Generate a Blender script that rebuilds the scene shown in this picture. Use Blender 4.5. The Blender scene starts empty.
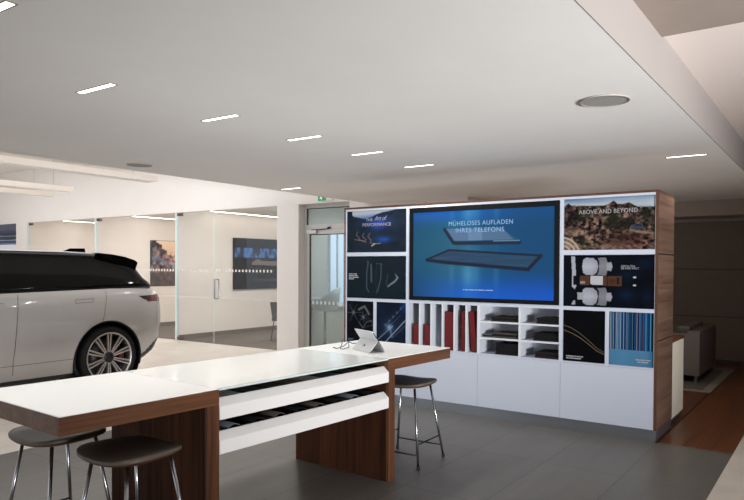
import bpy, bmesh, math, random
import numpy as np
from mathutils import Vector, Matrix
random.seed(7); np.random.seed(7)
S = bpy.context.scene
COL = S.collection
R = math.radians

# ------------------------------------------------------------------ materials
def lin(c):
    return tuple(((x/255)/12.92 if x/255 <= .04045 else ((x/255+.055)/1.055)**2.4) for x in c)
def newmat(name):
    m = bpy.data.materials.new(name); m.use_nodes = True
    nt = m.node_tree
    return m, nt, nt.nodes['Principled BSDF']
def mat(name, rgb, rough=.5, metal=0, spec=.5, coat=0, emit=None, estr=0, var=0.0, vscale=6.0, bump=0.0, bscale=60):
    m, nt, b = newmat(name)
    c = lin(rgb)
    b.inputs['Base Color'].default_value = (*c, 1)
    b.inputs['Roughness'].default_value = rough
    b.inputs['Metallic'].default_value = metal
    b.inputs['Specular IOR Level'].default_value = spec
    b.inputs['Coat Weight'].default_value = coat
    b.inputs['Coat Roughness'].default_value = .03
    if emit:
        b.inputs['Emission Color'].default_value = (*lin(emit), 1)
        b.inputs['Emission Strength'].default_value = estr
    tc = nt.nodes.new('ShaderNodeTexCoord')
    if var > 0:
        n = nt.nodes.new('ShaderNodeTexNoise'); n.inputs['Scale'].default_value = vscale; n.inputs['Detail'].default_value = 4
        r = nt.nodes.new('ShaderNodeValToRGB')
        r.color_ramp.elements[0].position = .3; r.color_ramp.elements[1].position = .7
        r.color_ramp.elements[0].color = (*[x*(1-var) for x in c], 1); r.color_ramp.elements[1].color = (*[min(1, x*(1+var)) for x in c], 1)
        nt.links.new(tc.outputs['Object'], n.inputs['Vector']); nt.links.new(n.outputs['Fac'], r.inputs['Fac'])
        nt.links.new(r.outputs['Color'], b.inputs['Base Color'])
    if bump > 0:
        n2 = nt.nodes.new('ShaderNodeTexNoise'); n2.inputs['Scale'].default_value = bscale; n2.inputs['Detail'].default_value = 3
        bp_ = nt.nodes.new('ShaderNodeBump'); bp_.inputs['Strength'].default_value = bump; bp_.inputs['Distance'].default_value = .01
        nt.links.new(tc.outputs['Object'], n2.inputs['Vector']); nt.links.new(n2.outputs['Fac'], bp_.inputs['Height'])
        nt.links.new(bp_.outputs['Normal'], b.inputs['Normal'])
    return m
def wood(name, dark, light, axis, rough=.45, sc=1.0, spec=.35):
    m, nt, b = newmat(name)
    tc = nt.nodes.new('ShaderNodeTexCoord'); mp = nt.nodes.new('ShaderNodeMapping')
    s = [38*sc]*3; s['XYZ'.index(axis)] = 1.1*sc
    mp.inputs['Scale'].default_value = s
    n = nt.nodes.new('ShaderNodeTexNoise'); n.inputs['Scale'].default_value = 1; n.inputs['Detail'].default_value = 7; n.inputs['Roughness'].default_value = .62; n.inputs['Distortion'].default_value = .35
    mp2 = nt.nodes.new('ShaderNodeMapping'); s2 = [7*sc]*3; s2['XYZ'.index(axis)] = .35*sc
    mp2.inputs['Scale'].default_value = s2
    n2 = nt.nodes.new('ShaderNodeTexNoise'); n2.inputs['Scale'].default_value = 1; n2.inputs['Detail'].default_value = 3; n2.inputs['Distortion'].default_value = 1.2
    mx = nt.nodes.new('ShaderNodeMath'); mx.operation = 'MULTIPLY_ADD'; mx.inputs[1].default_value = .55
    mh = nt.nodes.new('ShaderNodeMath'); mh.operation = 'MULTIPLY'; mh.inputs[1].default_value = .45
    r = nt.nodes.new('ShaderNodeValToRGB'); e = r.color_ramp.elements
    e[0].position = .36; e[1].position = .66
    e[0].color = (*lin(dark), 1); e[1].color = (*lin(light), 1)
    L = nt.links.new
    L(tc.outputs['Object'], mp.inputs['Vector']); L(mp.outputs['Vector'], n.inputs['Vector'])
    L(tc.outputs['Object'], mp2.inputs['Vector']); L(mp2.outputs['Vector'], n2.inputs['Vector'])
    L(n2.outputs['Fac'], mh.inputs[0]); L(n.outputs['Fac'], mx.inputs[0]); L(mh.outputs[0], mx.inputs[2])
    L(mx.outputs[0], r.inputs['Fac']); L(r.outputs['Color'], b.inputs['Base Color'])
    b.inputs['Roughness'].default_value = rough; b.inputs['Specular IOR Level'].default_value = spec
    return m
def tiles(name, c1, c2, joint, w, h, ox, oy, rough, gap=.004, spec=.5, streak=True):
    m, nt, b = newmat(name); L = nt.links.new
    tc = nt.nodes.new('ShaderNodeTexCoord'); mp = nt.nodes.new('ShaderNodeMapping')
    mp.inputs['Location'].default_value = (-ox, -oy, 0)
    br = nt.nodes.new('ShaderNodeTexBrick'); br.offset = 0; br.squash = 1
    br.inputs['Scale'].default_value = 1; br.inputs['Brick Width'].default_value = w; br.inputs['Row Height'].default_value = h
    br.inputs['Mortar Size'].default_value = gap; br.inputs['Mortar Smooth'].default_value = .1
    br.inputs['Color1'].default_value = (*lin(c1), 1); br.inputs['Color2'].default_value = (*lin(c2), 1); br.inputs['Mortar'].default_value = (*lin(joint), 1)
    n = nt.nodes.new('ShaderNodeTexNoise'); n.inputs['Scale'].default_value = 1; n.inputs['Detail'].default_value = 6
    mp2 = nt.nodes.new('ShaderNodeMapping'); mp2.inputs['Scale'].default_value = (9, 1.6, 1) if streak else (3, 3, 1)
    mr = nt.nodes.new('ShaderNodeMapRange'); mr.inputs['To Min'].default_value = .80; mr.inputs['To Max'].default_value = 1.2
    mul = nt.nodes.new('ShaderNodeMixRGB'); mul.blend_type = 'MULTIPLY'; mul.inputs['Fac'].default_value = 1
    L(tc.outputs['Object'], mp.inputs['Vector']); L(mp.outputs['Vector'], br.inputs['Vector'])
    L(tc.outputs['Object'], mp2.inputs['Vector']); L(mp2.outputs['Vector'], n.inputs['Vector'])
    L(n.outputs['Fac'], mr.inputs['Value']); L(br.outputs['Color'], mul.inputs['Color1']); L(mr.outputs['Result'], mul.inputs['Color2'])
    L(mul.outputs['Color'], b.inputs['Base Color'])
    b.inputs['Roughness'].default_value = rough; b.inputs['Specular IOR Level'].default_value = spec
    return m
def glass(name, tint=(1, 1, 1), refl=1.0, rough=0.0):
    m = bpy.data.materials.new(name); m.use_nodes = True; nt = m.node_tree; nt.nodes.clear(); L = nt.links.new
    o = nt.nodes.new('ShaderNodeOutputMaterial'); t = nt.nodes.new('ShaderNodeBsdfTransparent'); g = nt.nodes.new('ShaderNodeBsdfGlossy')
    f = nt.nodes.new('ShaderNodeFresnel'); mx = nt.nodes.new('ShaderNodeMixShader'); mu = nt.nodes.new('ShaderNodeMath'); mu.operation = 'MULTIPLY'
    f.inputs['IOR'].default_value = 1.5; mu.inputs[1].default_value = refl
    t.inputs['Color'].default_value = (*tint, 1); g.inputs['Roughness'].default_value = rough
    L(f.outputs[0], mu.inputs[0]); L(mu.outputs[0], mx.inputs[0]); L(t.outputs[0], mx.inputs[1]); L(g.outputs[0], mx.inputs[2]); L(mx.outputs[0], o.inputs[0])
    return m
def painted(name, rough=.35, emit=0.0, spec=.3, base=1.0):
    m, nt, b = newmat(name); L = nt.links.new
    a = nt.nodes.new('ShaderNodeAttribute'); a.attribute_name = 'Col'
    if emit > 0:
        L(a.outputs['Color'], b.inputs['Emission Color']); b.inputs['Emission Strength'].default_value = emit
        b.inputs['Base Color'].default_value = (.01, .01, .012, 1)
    else:
        mu = nt.nodes.new('ShaderNodeMixRGB'); mu.blend_type = 'MULTIPLY'; mu.inputs['Fac'].default_value = 1
        mu.inputs['Color2'].default_value = (base, base, base, 1)
        L(a.outputs['Color'], mu.inputs['Color1']); L(mu.outputs['Color'], b.inputs['Base Color'])
    b.inputs['Roughness'].default_value = rough; b.inputs['Specular IOR Level'].default_value = spec
    return m

M = {}
M['ceiling'] = mat('ceiling paint', (226, 223, 220), .9, spec=.1, var=.015, vscale=2)
M['wall'] = mat('white wall paint', (232, 228, 225), .8, spec=.2, var=.012, vscale=2)
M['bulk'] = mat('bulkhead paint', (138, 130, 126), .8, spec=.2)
M['raised'] = mat('raised ceiling paint', (222, 210, 203), .8, spec=.2)
M['brownceil'] = mat('taupe ceiling panel', (150, 137, 128), .8, spec=.2, var=.02)
M['room'] = mat('meeting room wall', (224, 216, 209), .75, spec=.2, var=.02, vscale=3)
M['lounge'] = mat('lounge wall panel', (112, 100, 90), .7, spec=.2, var=.03)
M['loungeseam'] = mat('panel seam', (62, 54, 48), .7)
M['gtile'] = tiles('grey floor tiles', (106, 102, 97), (100, 96, 91), (74, 70, 66), .639, 1.2, -1.395-.639*20, 4.22-1.2*10, .38, spec=.4)
M['cream'] = tiles('cream floor tiles', (218, 209, 199), (214, 205, 195), (186, 177, 168), .9, .9, -.763, 5.2-9, .3, gap=.003, streak=False)
M['carpet'] = mat('meeting room carpet', (98, 90, 84), .9, spec=.1, var=.1, vscale=40)
M['wfloor'] = wood('walnut plank floor', (78, 44, 26), (128, 78, 48), 'Y', .35, sc=.8)
M['walX'] = wood('walnut grain across', (84, 58, 46), (132, 98, 80), 'X')
M['walY'] = wood('walnut grain lengthwise', (70, 43, 28), (116, 75, 49), 'Y')
M['walTX'] = wood('table walnut grain across', (74, 46, 34), (118, 80, 60), 'X')
M['walZ'] = wood('walnut grain upright', (60, 35, 22), (108, 68, 44), 'Z')
M['walZd'] = wood('shaded walnut panel', (38, 22, 14), (76, 45, 28), 'Z', .7, spec=.08)  # walnut darkened for the leg panels: shade under the tops put into the colour
M['edge'] = wood('walnut edge strip', (66, 42, 32), (98, 66, 52), 'X')
M['white'] = mat('white lacquer', (184, 190, 203), .4, spec=.35, var=.006)
M['whitein'] = mat('white shelf board', (200, 203, 210), .5, spec=.3)
M['gap'] = mat('shadow gap', (90, 90, 96), .8)
M['steel'] = mat('brushed steel plinth', (150, 155, 162), .34, metal=.85, var=.03, vscale=3)
M['tabletop'] = mat('white table laminate', (244, 244, 242), .32, spec=.5)
M['glasstop'] = mat('white backed glass', (240, 243, 241), .10, spec=.45)
M['glassedge'] = mat('pale green glass edge', (196, 210, 206), .2, spec=.6)
M['drawer'] = mat('white drawer lacquer', (222, 219, 217), .35, spec=.45)
M['black'] = mat('black tray lining', (16, 16, 17), .7, spec=.2)
M['leather'] = mat('dark grey seat leather', (86, 76, 68), .55, spec=.45, bump=.12, bscale=240)
M['ply'] = wood('walnut ply seat edge', (70, 44, 30), (104, 68, 46), 'X')
M['chrome'] = mat('chrome tube', (176, 178, 182), .27, metal=1)
M['darkmetal'] = mat('dark footrest bar', (52, 50, 50), .35, metal=.8)
M['rubber'] = mat('black rubber', (18, 18, 18), .6)
M['alu'] = mat('aluminium door frame', (198, 196, 194), .45, metal=.1, spec=.4)
M['gasket'] = mat('black gasket', (18, 18, 20), .5)
M['closer'] = mat('silver door closer', (205, 203, 200), .35, metal=.3)
M['pane'] = glass('clear glass', (.98, .985, .98), .12)
M['doorpane'] = glass('grey green door glass', (.84, .87, .86), .8)
M['glassend'] = mat('polished glass edge', (206, 222, 222), .2, spec=.6)
M['bronze'] = mat('bronze patch fitting', (112, 92, 78), .35, metal=.8)
M['dots'] = mat('white safety marking', (226, 222, 216), .6)
M['lampbody'] = mat('lamp housing', (206, 196, 186), .6)
M['lamp'] = mat('lamp diffuser', (255, 255, 255), .5, emit=(255, 250, 240), estr=5)
M['strip'] = mat('linear lamp diffuser', (255, 255, 255), .5, emit=(255, 246, 236), estr=11)
M['slit'] = mat('slot frame', (146, 139, 134), .6)
M['speaker'] = mat('speaker mesh', (150, 148, 142), .75, bump=.3, bscale=500)
M['red'] = mat('dark red binder cover', (96, 6, 16), .45, spec=.4, var=.06, vscale=9)
M['sample1'] = mat('very dark brown leather', (34, 27, 24), .6, spec=.2)
M['sample2'] = mat('black leather', (15, 14, 16), .6, spec=.2)
M['sample3'] = mat('taupe leather', (66, 60, 56), .65, spec=.2)
M['sample4'] = mat('grey blue leather', (78, 84, 92), .6)
M['carpaint'] = mat('pearl white car paint', (178, 174, 171), .28, spec=.5, coat=1)
M['carblack'] = mat('black car glass', (6, 6, 7), .08, spec=.22)
M['blackplastic'] = mat('black bumper plastic', (17, 16, 16), .4)
M['seam'] = mat('door shut line', (96, 88, 82), .7)
M['tyre'] = mat('tyre rubber', (15, 15, 15), .65, spec=.3)
M['rim'] = mat('machined alloy', (196, 190, 186), .28, metal=.85)
M['rimdark'] = mat('dark gloss alloy', (34, 33, 33), .3, metal=.4)
M['caliper'] = mat('red caliper', (80, 10, 10), .4)
M['disc'] = mat('brake disc', (44, 42, 42), .4, metal=.6)
M['tail'] = mat('tail lamp', (120, 14, 18), .12, coat=1)
M['taildark'] = mat('smoked lamp cover', (18, 8, 9), .1, coat=1)
M['silver'] = mat('tablet aluminium', (196, 198, 200), .42, metal=.25, spec=.5)
M['silverdk'] = mat('tablet side grey', (128, 132, 134), .5, metal=.2)
M['logo'] = mat('logo dark grey', (74, 76, 80), .4)
M['green'] = mat('green escape sign', (10, 140, 82), .5, emit=(10, 150, 90), estr=.35)
M['signwhite'] = mat('white pictogram', (235, 240, 236), .5, emit=(235, 240, 236), estr=.3)
M['tvbez'] = mat('black television bezel', (9, 10, 12), .45, spec=.15)
M['tvglass'] = mat('switched off screen', (7, 7, 8), .05, spec=.6)
M['screen'] = painted('display picture', .35, emit=.92, spec=.03)
M['reflscreen'] = painted('dim room screen', .6, emit=.8, spec=0)
M['rockprint'] = painted('rock photograph', .6, spec=.05, base=1.0)
M['print'] = painted('printed panel', .5, spec=.05, base=.58)
M['winpane'] = painted('view through far window', .1, emit=.6, spec=.4)
M['txtw'] = mat('white lettering', (148, 148, 152), .6)
M['txtg'] = mat('pale grey lettering', (96, 102, 110), .6)
M['txtscr'] = mat('screen lettering', (60, 80, 100), .5, emit=(140, 172, 220), estr=.8)
M['sofa'] = mat('grey sofa fabric', (112, 106, 100), .9, spec=.1, bump=.2, bscale=300)
M['rug'] = mat('grey rug', (112, 106, 98), .95, spec=.05, var=.12, vscale=18)
M['rugb'] = mat('pale rug border', (150, 142, 130), .95, spec=.05)
M['counter'] = mat('cream lacquer panel', (232, 224, 208), .45)
M['corridor'] = mat('grey green corridor paint', (192, 195, 192), .7, spec=.2)
M['reflpane'] = mat('glowing reflection pane', (200, 220, 240), .5, emit=(190, 215, 245), estr=.55)
M['reflchair'] = mat('white reflection chair shell', (214, 222, 230), .35)
M['chairdk'] = mat('dark chair fabric', (70, 70, 74), .8)
M['cable'] = mat('dark security cable', (60, 60, 62), .5)
M['chipw'] = mat('white sample', (206, 202, 196), .5)
M['chipb'] = mat('brown sample', (116, 86, 62), .5)
M['chipd'] = mat('charcoal sample', (46, 46, 50), .5)

# ------------------------------------------------------------------ mesh helpers
class MB:
    def __init__(s): s.bm = bmesh.new(); s.mats = []
    def mi(s, m):
        if m not in s.mats: s.mats.append(m)
        return s.mats.index(m)
    def box(s, x0, x1, y0, y1, z0, z1, m=None):
        v = [s.bm.verts.new(p) for p in [(x0,y0,z0),(x1,y0,z0),(x1,y1,z0),(x0,y1,z0),(x0,y0,z1),(x1,y0,z1),(x1,y1,z1),(x0,y1,z1)]]
        k = s.mi(m) if m else 0
        for f in [(0,3,2,1),(4,5,6,7),(0,1,5,4),(1,2,6,5),(2,3,7,6),(3,0,4,7)]:
            fc = s.bm.faces.new([v[i] for i in f]); fc.material_index = k
        return s
    def quad(s, pts, m=None):
        f = s.bm.faces.new([s.bm.verts.new(p) for p in pts]); f.material_index = s.mi(m) if m else 0
        return s
    def prism(s, pts, off, m=None, smooth=False):
        off = Vector(off); a = [s.bm.verts.new(p) for p in pts]; b = [s.bm.verts.new(Vector(p)+off) for p in pts]; k = s.mi(m) if m else 0
        n = len(pts)
        fs = [s.bm.faces.new(a), s.bm.faces.new(b[::-1])]
        for i in range(n):
            f = s.bm.faces.new([a[i], b[i], b[(i+1)%n], a[(i+1)%n]]); f.smooth = smooth; fs.append(f)
        for f in fs: f.material_index = k
        return s
    def tube(s, path, r, seg=10, m=None, r2=None):
        k = s.mi(m) if m else 0; rings = []
        P = [Vector(p) for p in path]; n = len(P)
        up = None
        for i, p in enumerate(P):
            d = (P[min(i+1, n-1)]-P[max(i-1, 0)]).normalized()
            if up is None: up = d.orthogonal().normalized()
            up = (up - d*up.dot(d)).normalized(); w = d.cross(up)
            rr = r if r2 is None else r+(r2-r)*i/(n-1)
            rings.append([s.bm.verts.new(p+up*rr*math.cos(t)+w*rr*math.sin(t)) for t in [2*math.pi*j/seg for j in range(seg)]])
        for i in range(n-1):
            for j in range(seg):
                f = s.bm.faces.new([rings[i][j], rings[i][(j+1)%seg], rings[i+1][(j+1)%seg], rings[i+1][j]]); f.smooth = True; f.material_index = k
        for rg in (rings[0][::-1], rings[-1]):
            f = s.bm.faces.new(rg); f.material_index = k
        return s
    def lathe(s, prof, c, axis='Z', seg=40, m=None, smooth=True, caps=True):
        # prof: list of (r, h); axis direction through c
        k = s.mi(m) if m else 0; c = Vector(c); rings = []
        for (r, h) in prof:
            ring = []
            for j in range(seg):
                t = 2*math.pi*j/seg
                if axis == 'Z': p = (r*math.cos(t), r*math.sin(t), h)
                else: p = (h, r*math.cos(t), r*math.sin(t))
                ring.append(s.bm.verts.new(c+Vector(p)))
            rings.append(ring)
        for i in range(len(rings)-1):
            for j in range(seg):
                f = s.bm.faces.new([rings[i][j], rings[i][(j+1)%seg], rings[i+1][(j+1)%seg], rings[i+1][j]]); f.smooth = smooth; f.material_index = k
        if caps and prof[0][0] > 1e-4:
            f = s.bm.faces.new(rings[0][::-1]); f.material_index = k
        if caps and prof[-1][0] > 1e-4:
            f = s.bm.faces.new(rings[-1]); f.material_index = k
        return s
    def loft(s, rings, m=None, cap0=True, cap1=True, smooth=True):
        k = s.mi(m) if m else 0
        rv = [[s.bm.verts.new(p) for p in r] for r in rings]; n = len(rv[0])
        for i in range(len(rv)-1):
            for j in range(n):
                f = s.bm.faces.new([rv[i][j], rv[i][(j+1)%n], rv[i+1][(j+1)%n], rv[i+1][j]]); f.smooth = smooth; f.material_index = k
        if cap0: f = s.bm.faces.new(rv[0][::-1]); f.material_index = k
        if cap1: f = s.bm.faces.new(rv[-1]); f.material_index = k
        return s
    def bevel(s, w, seg=2):
        es = [e for e in s.bm.edges if e.calc_face_angle(0) > .6]
        bmesh.ops.bevel(s.bm, geom=es, offset=w, segments=seg, affect='EDGES', profile=.6)
        return s
    def xform(s, mtx):
        bmesh.ops.transform(s.bm, matrix=mtx, verts=s.bm.verts); return s
    def build(s, name, m=None, parent=None, recalc=True):
        if recalc: bmesh.ops.recalc_face_normals(s.bm, faces=s.bm.faces)
        me = bpy.data.meshes.new(name); s.bm.to_mesh(me); s.bm.free()
        for mm in (s.mats if s.mats else [m]): me.materials.append(mm)
        o = bpy.data.objects.new(name, me); COL.objects.link(o)
        if parent:
            o.parent = parent
        return o
def tag(o, label=None, cat=None, group=None, kind=None):
    if label: o['label'] = label
    if cat: o['category'] = cat
    if group: o['group'] = group
    if kind: o['kind'] = kind
    return o
def thing(name, loc, label, cat, group=None, rz=0):
    o = bpy.data.objects.new(name, None); COL.objects.link(o); o.empty_display_size = .1
    o.location = loc; o.rotation_euler = (0, 0, rz)
    return tag(o, label, cat, group)
def structure(name, o_or_mb, m=None, label=None):
    o = o_or_mb.build(name, m) if isinstance(o_or_mb, MB) else o_or_mb
    o['kind'] = 'structure'
    o['label'] = label or name.replace('_', ' ')
    return o
def copy_tree(o, parent=None):
    c = o.copy(); COL.objects.link(c)
    if parent: c.parent = parent
    for ch in [x for x in bpy.data.objects if x.parent == o]: copy_tree(ch, c)
    return c
def rel(mb, loc):          # bring world-built geometry into the frame of an Empty at loc
    return mb.xform(Matrix.Translation(-Vector(loc)))
def text_mesh(name, body, size, m, parent, loc, width=None, shear=0, rot=(R(90), 0, 0), align='CENTER', ext=.0006, space=1.0):
    cu = bpy.data.curves.new(name, 'FONT'); cu.body = body; cu.size = size; cu.align_x = align; cu.align_y = 'CENTER'; cu.shear = shear; cu.extrude = ext; cu.space_character = space
    t = bpy.data.objects.new(name, cu); COL.objects.link(t)
    dg = bpy.context.evaluated_depsgraph_get(); me = bpy.data.meshes.new_from_object(t.evaluated_get(dg))
    bpy.data.objects.remove(t)
    if width:
        xs = [v.co.x for v in me.vertices]; k = width/(max(xs)-min(xs))
        for v in me.vertices: v.co.x *= k
    me.materials.clear(); me.materials.append(m)
    o = bpy.data.objects.new(name, me); COL.objects.link(o); o.location = loc; o.rotation_euler = rot; o.parent = parent
    return o

# ------------------------------------------------------------------ painting helpers (colour attribute pictures)
def vnoise(U, V, su, sv, seed=0, oct=4):
    out = np.zeros_like(U); amp = 1; tot = 0
    rs = np.random.RandomState(seed)
    for o in range(oct):
        g = rs.rand(64, 64)
        x = U*su*2**o; y = V*sv*2**o
        xi = np.floor(x).astype(int); yi = np.floor(y).astype(int); fx = x-xi; fy = y-yi
        fx = fx*fx*(3-2*fx); fy = fy*fy*(3-2*fy)
        a = g[xi % 64, yi % 64]; b = g[(xi+1) % 64, yi % 64]; c = g[xi % 64, (yi+1) % 64]; d = g[(xi+1) % 64, (yi+1) % 64]
        out += amp*((a*(1-fx)+b*fx)*(1-fy)+(c*(1-fx)+d*fx)*fy); tot += amp; amp *= .5
    return out/tot
def sstep(a, b, x):
    t = np.clip((x-a)/(b-a), 0, 1); return t*t*(3-2*t)
def blend(C, col, w):
    w = np.clip(w, 0, 1)[..., None]; return C*(1-w)+np.array(col, float)*w
def polymask(U, V, pts):
    ins = np.zeros(U.shape, bool); n = len(pts)
    for i in range(n):
        x0, y0 = pts[i]; x1, y1 = pts[(i+1) % n]
        c = ((y0 > V) != (y1 > V)) & (U < (x1-x0)*(V-y0)/((y1-y0) if y1 != y0 else 1e-9)+x0)
        ins ^= c
    return ins.astype(float)
def linemask(U, V, pts, w, asp=1.0):
    d = np.full(U.shape, 9.)
    for (x0, y0), (x1, y1) in zip(pts[:-1], pts[1:]):
        dx, dy = (x1-x0)*asp, y1-y0; px, py = (U-x0)*asp, V-y0
        t = np.clip((px*dx+py*dy)/(dx*dx+dy*dy+1e-12), 0, 1)
        d = np.minimum(d, np.hypot(px-t*dx, py-t*dy))
    return 1-sstep(w*.5, w*1.1, d)
def picture(name, fn, w, h, nx, nz, m, parent=None, backing=None, thick=.012):
    # picture in its own plane: x 0..w, z 0..h, facing -Y
    us = np.linspace(0, 1, nx); vs = np.linspace(0, 1, nz); U, V = np.meshgrid(us, vs)
    C = np.clip(fn(U, V), 0, 255)/255.
    Lc = np.where(C <= .04045, C/12.92, ((C+.055)/1.055)**2.4)
    verts = [(u*w, 0, v*h) for v in vs for u in us]
    faces = [(j*nx+i, j*nx+i+1, (j+1)*nx+i+1, (j+1)*nx+i) for j in range(nz-1) for i in range(nx-1)]
    nf = len(faces); n0 = len(verts)
    verts += [(0, 0, 0), (w, 0, 0), (w, 0, h), (0, 0, h), (0, thick, 0), (w, thick, 0), (w, thick, h), (0, thick, h)]
    b = n0
    faces += [(b, b+4, b+5, b+1), (b+1, b+5, b+6, b+2), (b+2, b+6, b+7, b+3), (b+3, b+7, b+4, b), (b+4, b+7, b+6, b+5)]
    me = bpy.data.meshes.new(name); me.from_pydata(verts, [], faces)
    me.materials.append(m); me.materials.append(backing or M['tvbez'])
    for p in me.polygons[nf:]: p.material_index = 1
    at = me.color_attributes.new('Col', 'FLOAT_COLOR', 'POINT')
    flat = np.ones((len(verts), 4)); flat[:n0, :3] = Lc.reshape(-1, 3)
    at.data.foreach_set('color', flat.astype(np.float32).ravel())
    o = bpy.data.objects.new(name, me); COL.objects.link(o); o.parent = parent
    return o

# ================================================================== SETTING
ZC, ZC2, ZH = 2.787, 3.116, 4.3
YW = 9.597
structure('floor', MB().box(-5.96, -.763, -4, 6.663, -.1, 0).box(-5.96, -4.9, 6.663, 9.76, -.1, 0), M['gtile'], 'grey tiled floor of the display area')
structure('floor_cream', MB().box(-24, -5.96, -4, YW, -.1, 0).box(-.763, 8, -4, 12.95, -.1, 0).box(-9.06, -5.96, YW, 13.5, -.1, 0), M['cream'], 'cream tiled floor of the car hall')
structure('floor_wood', MB().box(-4.9, -.763, 6.663, 12.95, -.1, 0), M['wfloor'], 'walnut plank floor of the lounge')
structure('floor_carpet', MB().box(-24, -9.06, YW, 13.5, -.1, 0), M['carpet'], 'dark carpet of the meeting rooms')
structure('trim_1', MB().box(-1.409, -1.395, 6.663, 12.9, 0, .004), M['darkmetal'], 'metal floor strip beside the plank floor')
structure('ceiling', MB().box(-6.92, -.945, -4, 12.95, ZC, ZH), M['ceiling'], 'low white ceiling slab')
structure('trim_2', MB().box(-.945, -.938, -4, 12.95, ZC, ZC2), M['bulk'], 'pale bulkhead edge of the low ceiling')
structure('ceiling_right', MB().box(-.938, 8.1, -4, 12.95, ZC2, ZH), M['raised'], 'raised ceiling beyond the bulkhead')
structure('ceiling_panel', MB().box(-.938, 8.0, -4, 4.46, ZC2-.02, ZC2), M['brownceil'], 'taupe panel on the raised ceiling')
structure('ceiling_hall', MB().box(-24, -6.92, -4, 13.5, ZH, ZH+.1), M['ceiling'], 'high ceiling of the car hall')
w = MB()
w.box(-24, -6.92, YW, YW+.164, 2.84, ZH)                 # above the glass
w.box(-9.06, -8.505, YW, YW+.164, 0, 2.84)              # column right of the rooms
w.box(-19.15, -18.54, YW, YW+.164, 0, 2.84)
w.box(-7.28, -6.92, YW, YW+.164, 0, 2.84)
w.box(-6.92, -4.9, YW, YW+.164, 0, ZC)
structure('wall_back', w, M['wall'], 'white wall above and between the glass rooms')
structure('wall_left', MB().box(-24.1, -24, -4, 13.5, 0, ZH), M['wall'])
structure('front_light_block', MB().box(-4.5, 8, -3.6, -3.5, 0, ZC), M['wall'], 'added white wall behind the viewer, blocking light from the front')  # added out of view to keep front daylight off the right side
structure('unseen_right_light_block', MB().box(3.5, 3.6, 6, 13, 0, ZC2).box(8, 8.1, -4, 6, 0, ZC2).box(3.5, 8.1, 5.9, 6, 0, ZC2), M['lounge'])  # unseen walls, placed to keep light out of the lounge
structure('wall_lounge_side', MB().box(-4.95, -4.9, YW+.164, 13, 0, ZC), M['wall'])
g = MB().box(-4.9, 3.5, 12.95, 13.1, 0, ZC2, M['lounge'])
g.box(-4.9, 3.5, 12.945, 12.952, 1.628, 1.642, M['loungeseam']); g.box(-4.9, 3.5, 12.945, 12.952, .80, .812, M['loungeseam'])
structure('wall_lounge_back', g, None, 'taupe panelled wall at the back of the lounge')
structure('trim_3', MB().box(-4.9, 3.5, 12.90, 12.95, 2.47, 2.525), M['bulk'], 'pale cornice on the lounge wall')
structure('ceiling_soffit', MB().box(-4.9, -.95, 12.3, 12.95, 2.53, ZC).box(-.938, 3.5, 12.3, 12.95, 2.53, ZC2), M['brownceil'], 'dropped soffit over the lounge wall')
structure('baseboard_lounge', MB().box(-4.9, 3.5, 12.93, 12.95, 0, .06), M['loungeseam'])
# meeting rooms
XR = [-12.126, -15.241, -18.50]
r = MB()
for x in XR: r.box(x-.08, x, YW+.05, 13.5, 0, 2.95)
structure('wall_partition', r, M['room'], 'beige side walls between the meeting rooms')
structure('wall_room_back', MB().box(-24, -7.1, 13.5, 13.6, 0, ZH), M['room'])
structure('ceiling_room', MB().box(-24, -7.1, YW+.164, 13.5, 2.95, 3.05), M['ceiling'], 'ceiling of the meeting rooms')
r = MB()
for x in XR: r.box(x, x+.015, YW+.05, 13.5, 0, .1)
structure('baseboard_room', r, M['carpet'], 'dark skirting of the meeting rooms')
# corridor behind the aluminium door
structure('wall_corridor', MB().box(-9.06, -8.96, YW+.164, 13.5, 0, 2.95).box(-7.2, -7.1, YW+.164, 13.5, 0, 2.95).box(-8.96, -7.2, 12.4, 12.5, 0, 2.95), M['corridor'], 'grey green corridor walls behind the door')
wn = thing('reflection_window', (-8.95, 11.05, .75), 'pale glowing pane added behind the aluminium door in place of a reflection', 'window'); wn['kind'] = 'structure'  # made-up glowing pane where the door glass shows a reflection
MB().box(-.004, .02, 0, .55, 0, 1.7).build('pane', M['reflpane'], wn)
f = MB()
for a in (0, .26, .51): f.box(0, .04, a, a+.04, 0, 1.7)
for a in (0, 1.66): f.box(0, .04, 0, .55, a, a+.04)
f.build('reflection_pane_frame', M['alu'], wn)
# far left window with a view of dark blue stripes
def paint_win(U, V):
    C = np.zeros(U.shape+(3,))+np.array((36, 46, 70))
    C = blend(C, (74, 80, 104), sstep(.72, .80, V))
    for v, s, c in ((.66, .02, (20, 24, 34)), (.58, .015, (120, 140, 180)), (.50, .03, (24, 30, 44)), (.43, .015, (150, 170, 205)), (.36, .03, (46, 60, 110)), (.30, .012, (180, 150, 170))):
        C = blend(C, c, 1-sstep(s*.5, s*1.2, np.abs(V-v+.02*np.sin(U*9))))
    C = blend(C, (236, 240, 246), 1-sstep(.24, .27, V))
    return C
wn = thing('window_1', (-24, YW+.10, 2.05), 'far left window with a dark blue striped view', 'window'); wn['kind'] = 'structure'
p = picture('pane', paint_win, 4.85, .79, 120, 60, M['winpane'], wn)
MB().box(0, 4.85, -.02, .06, -2.05, 0).build('lower_panel', M['wall'], wn)
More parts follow.
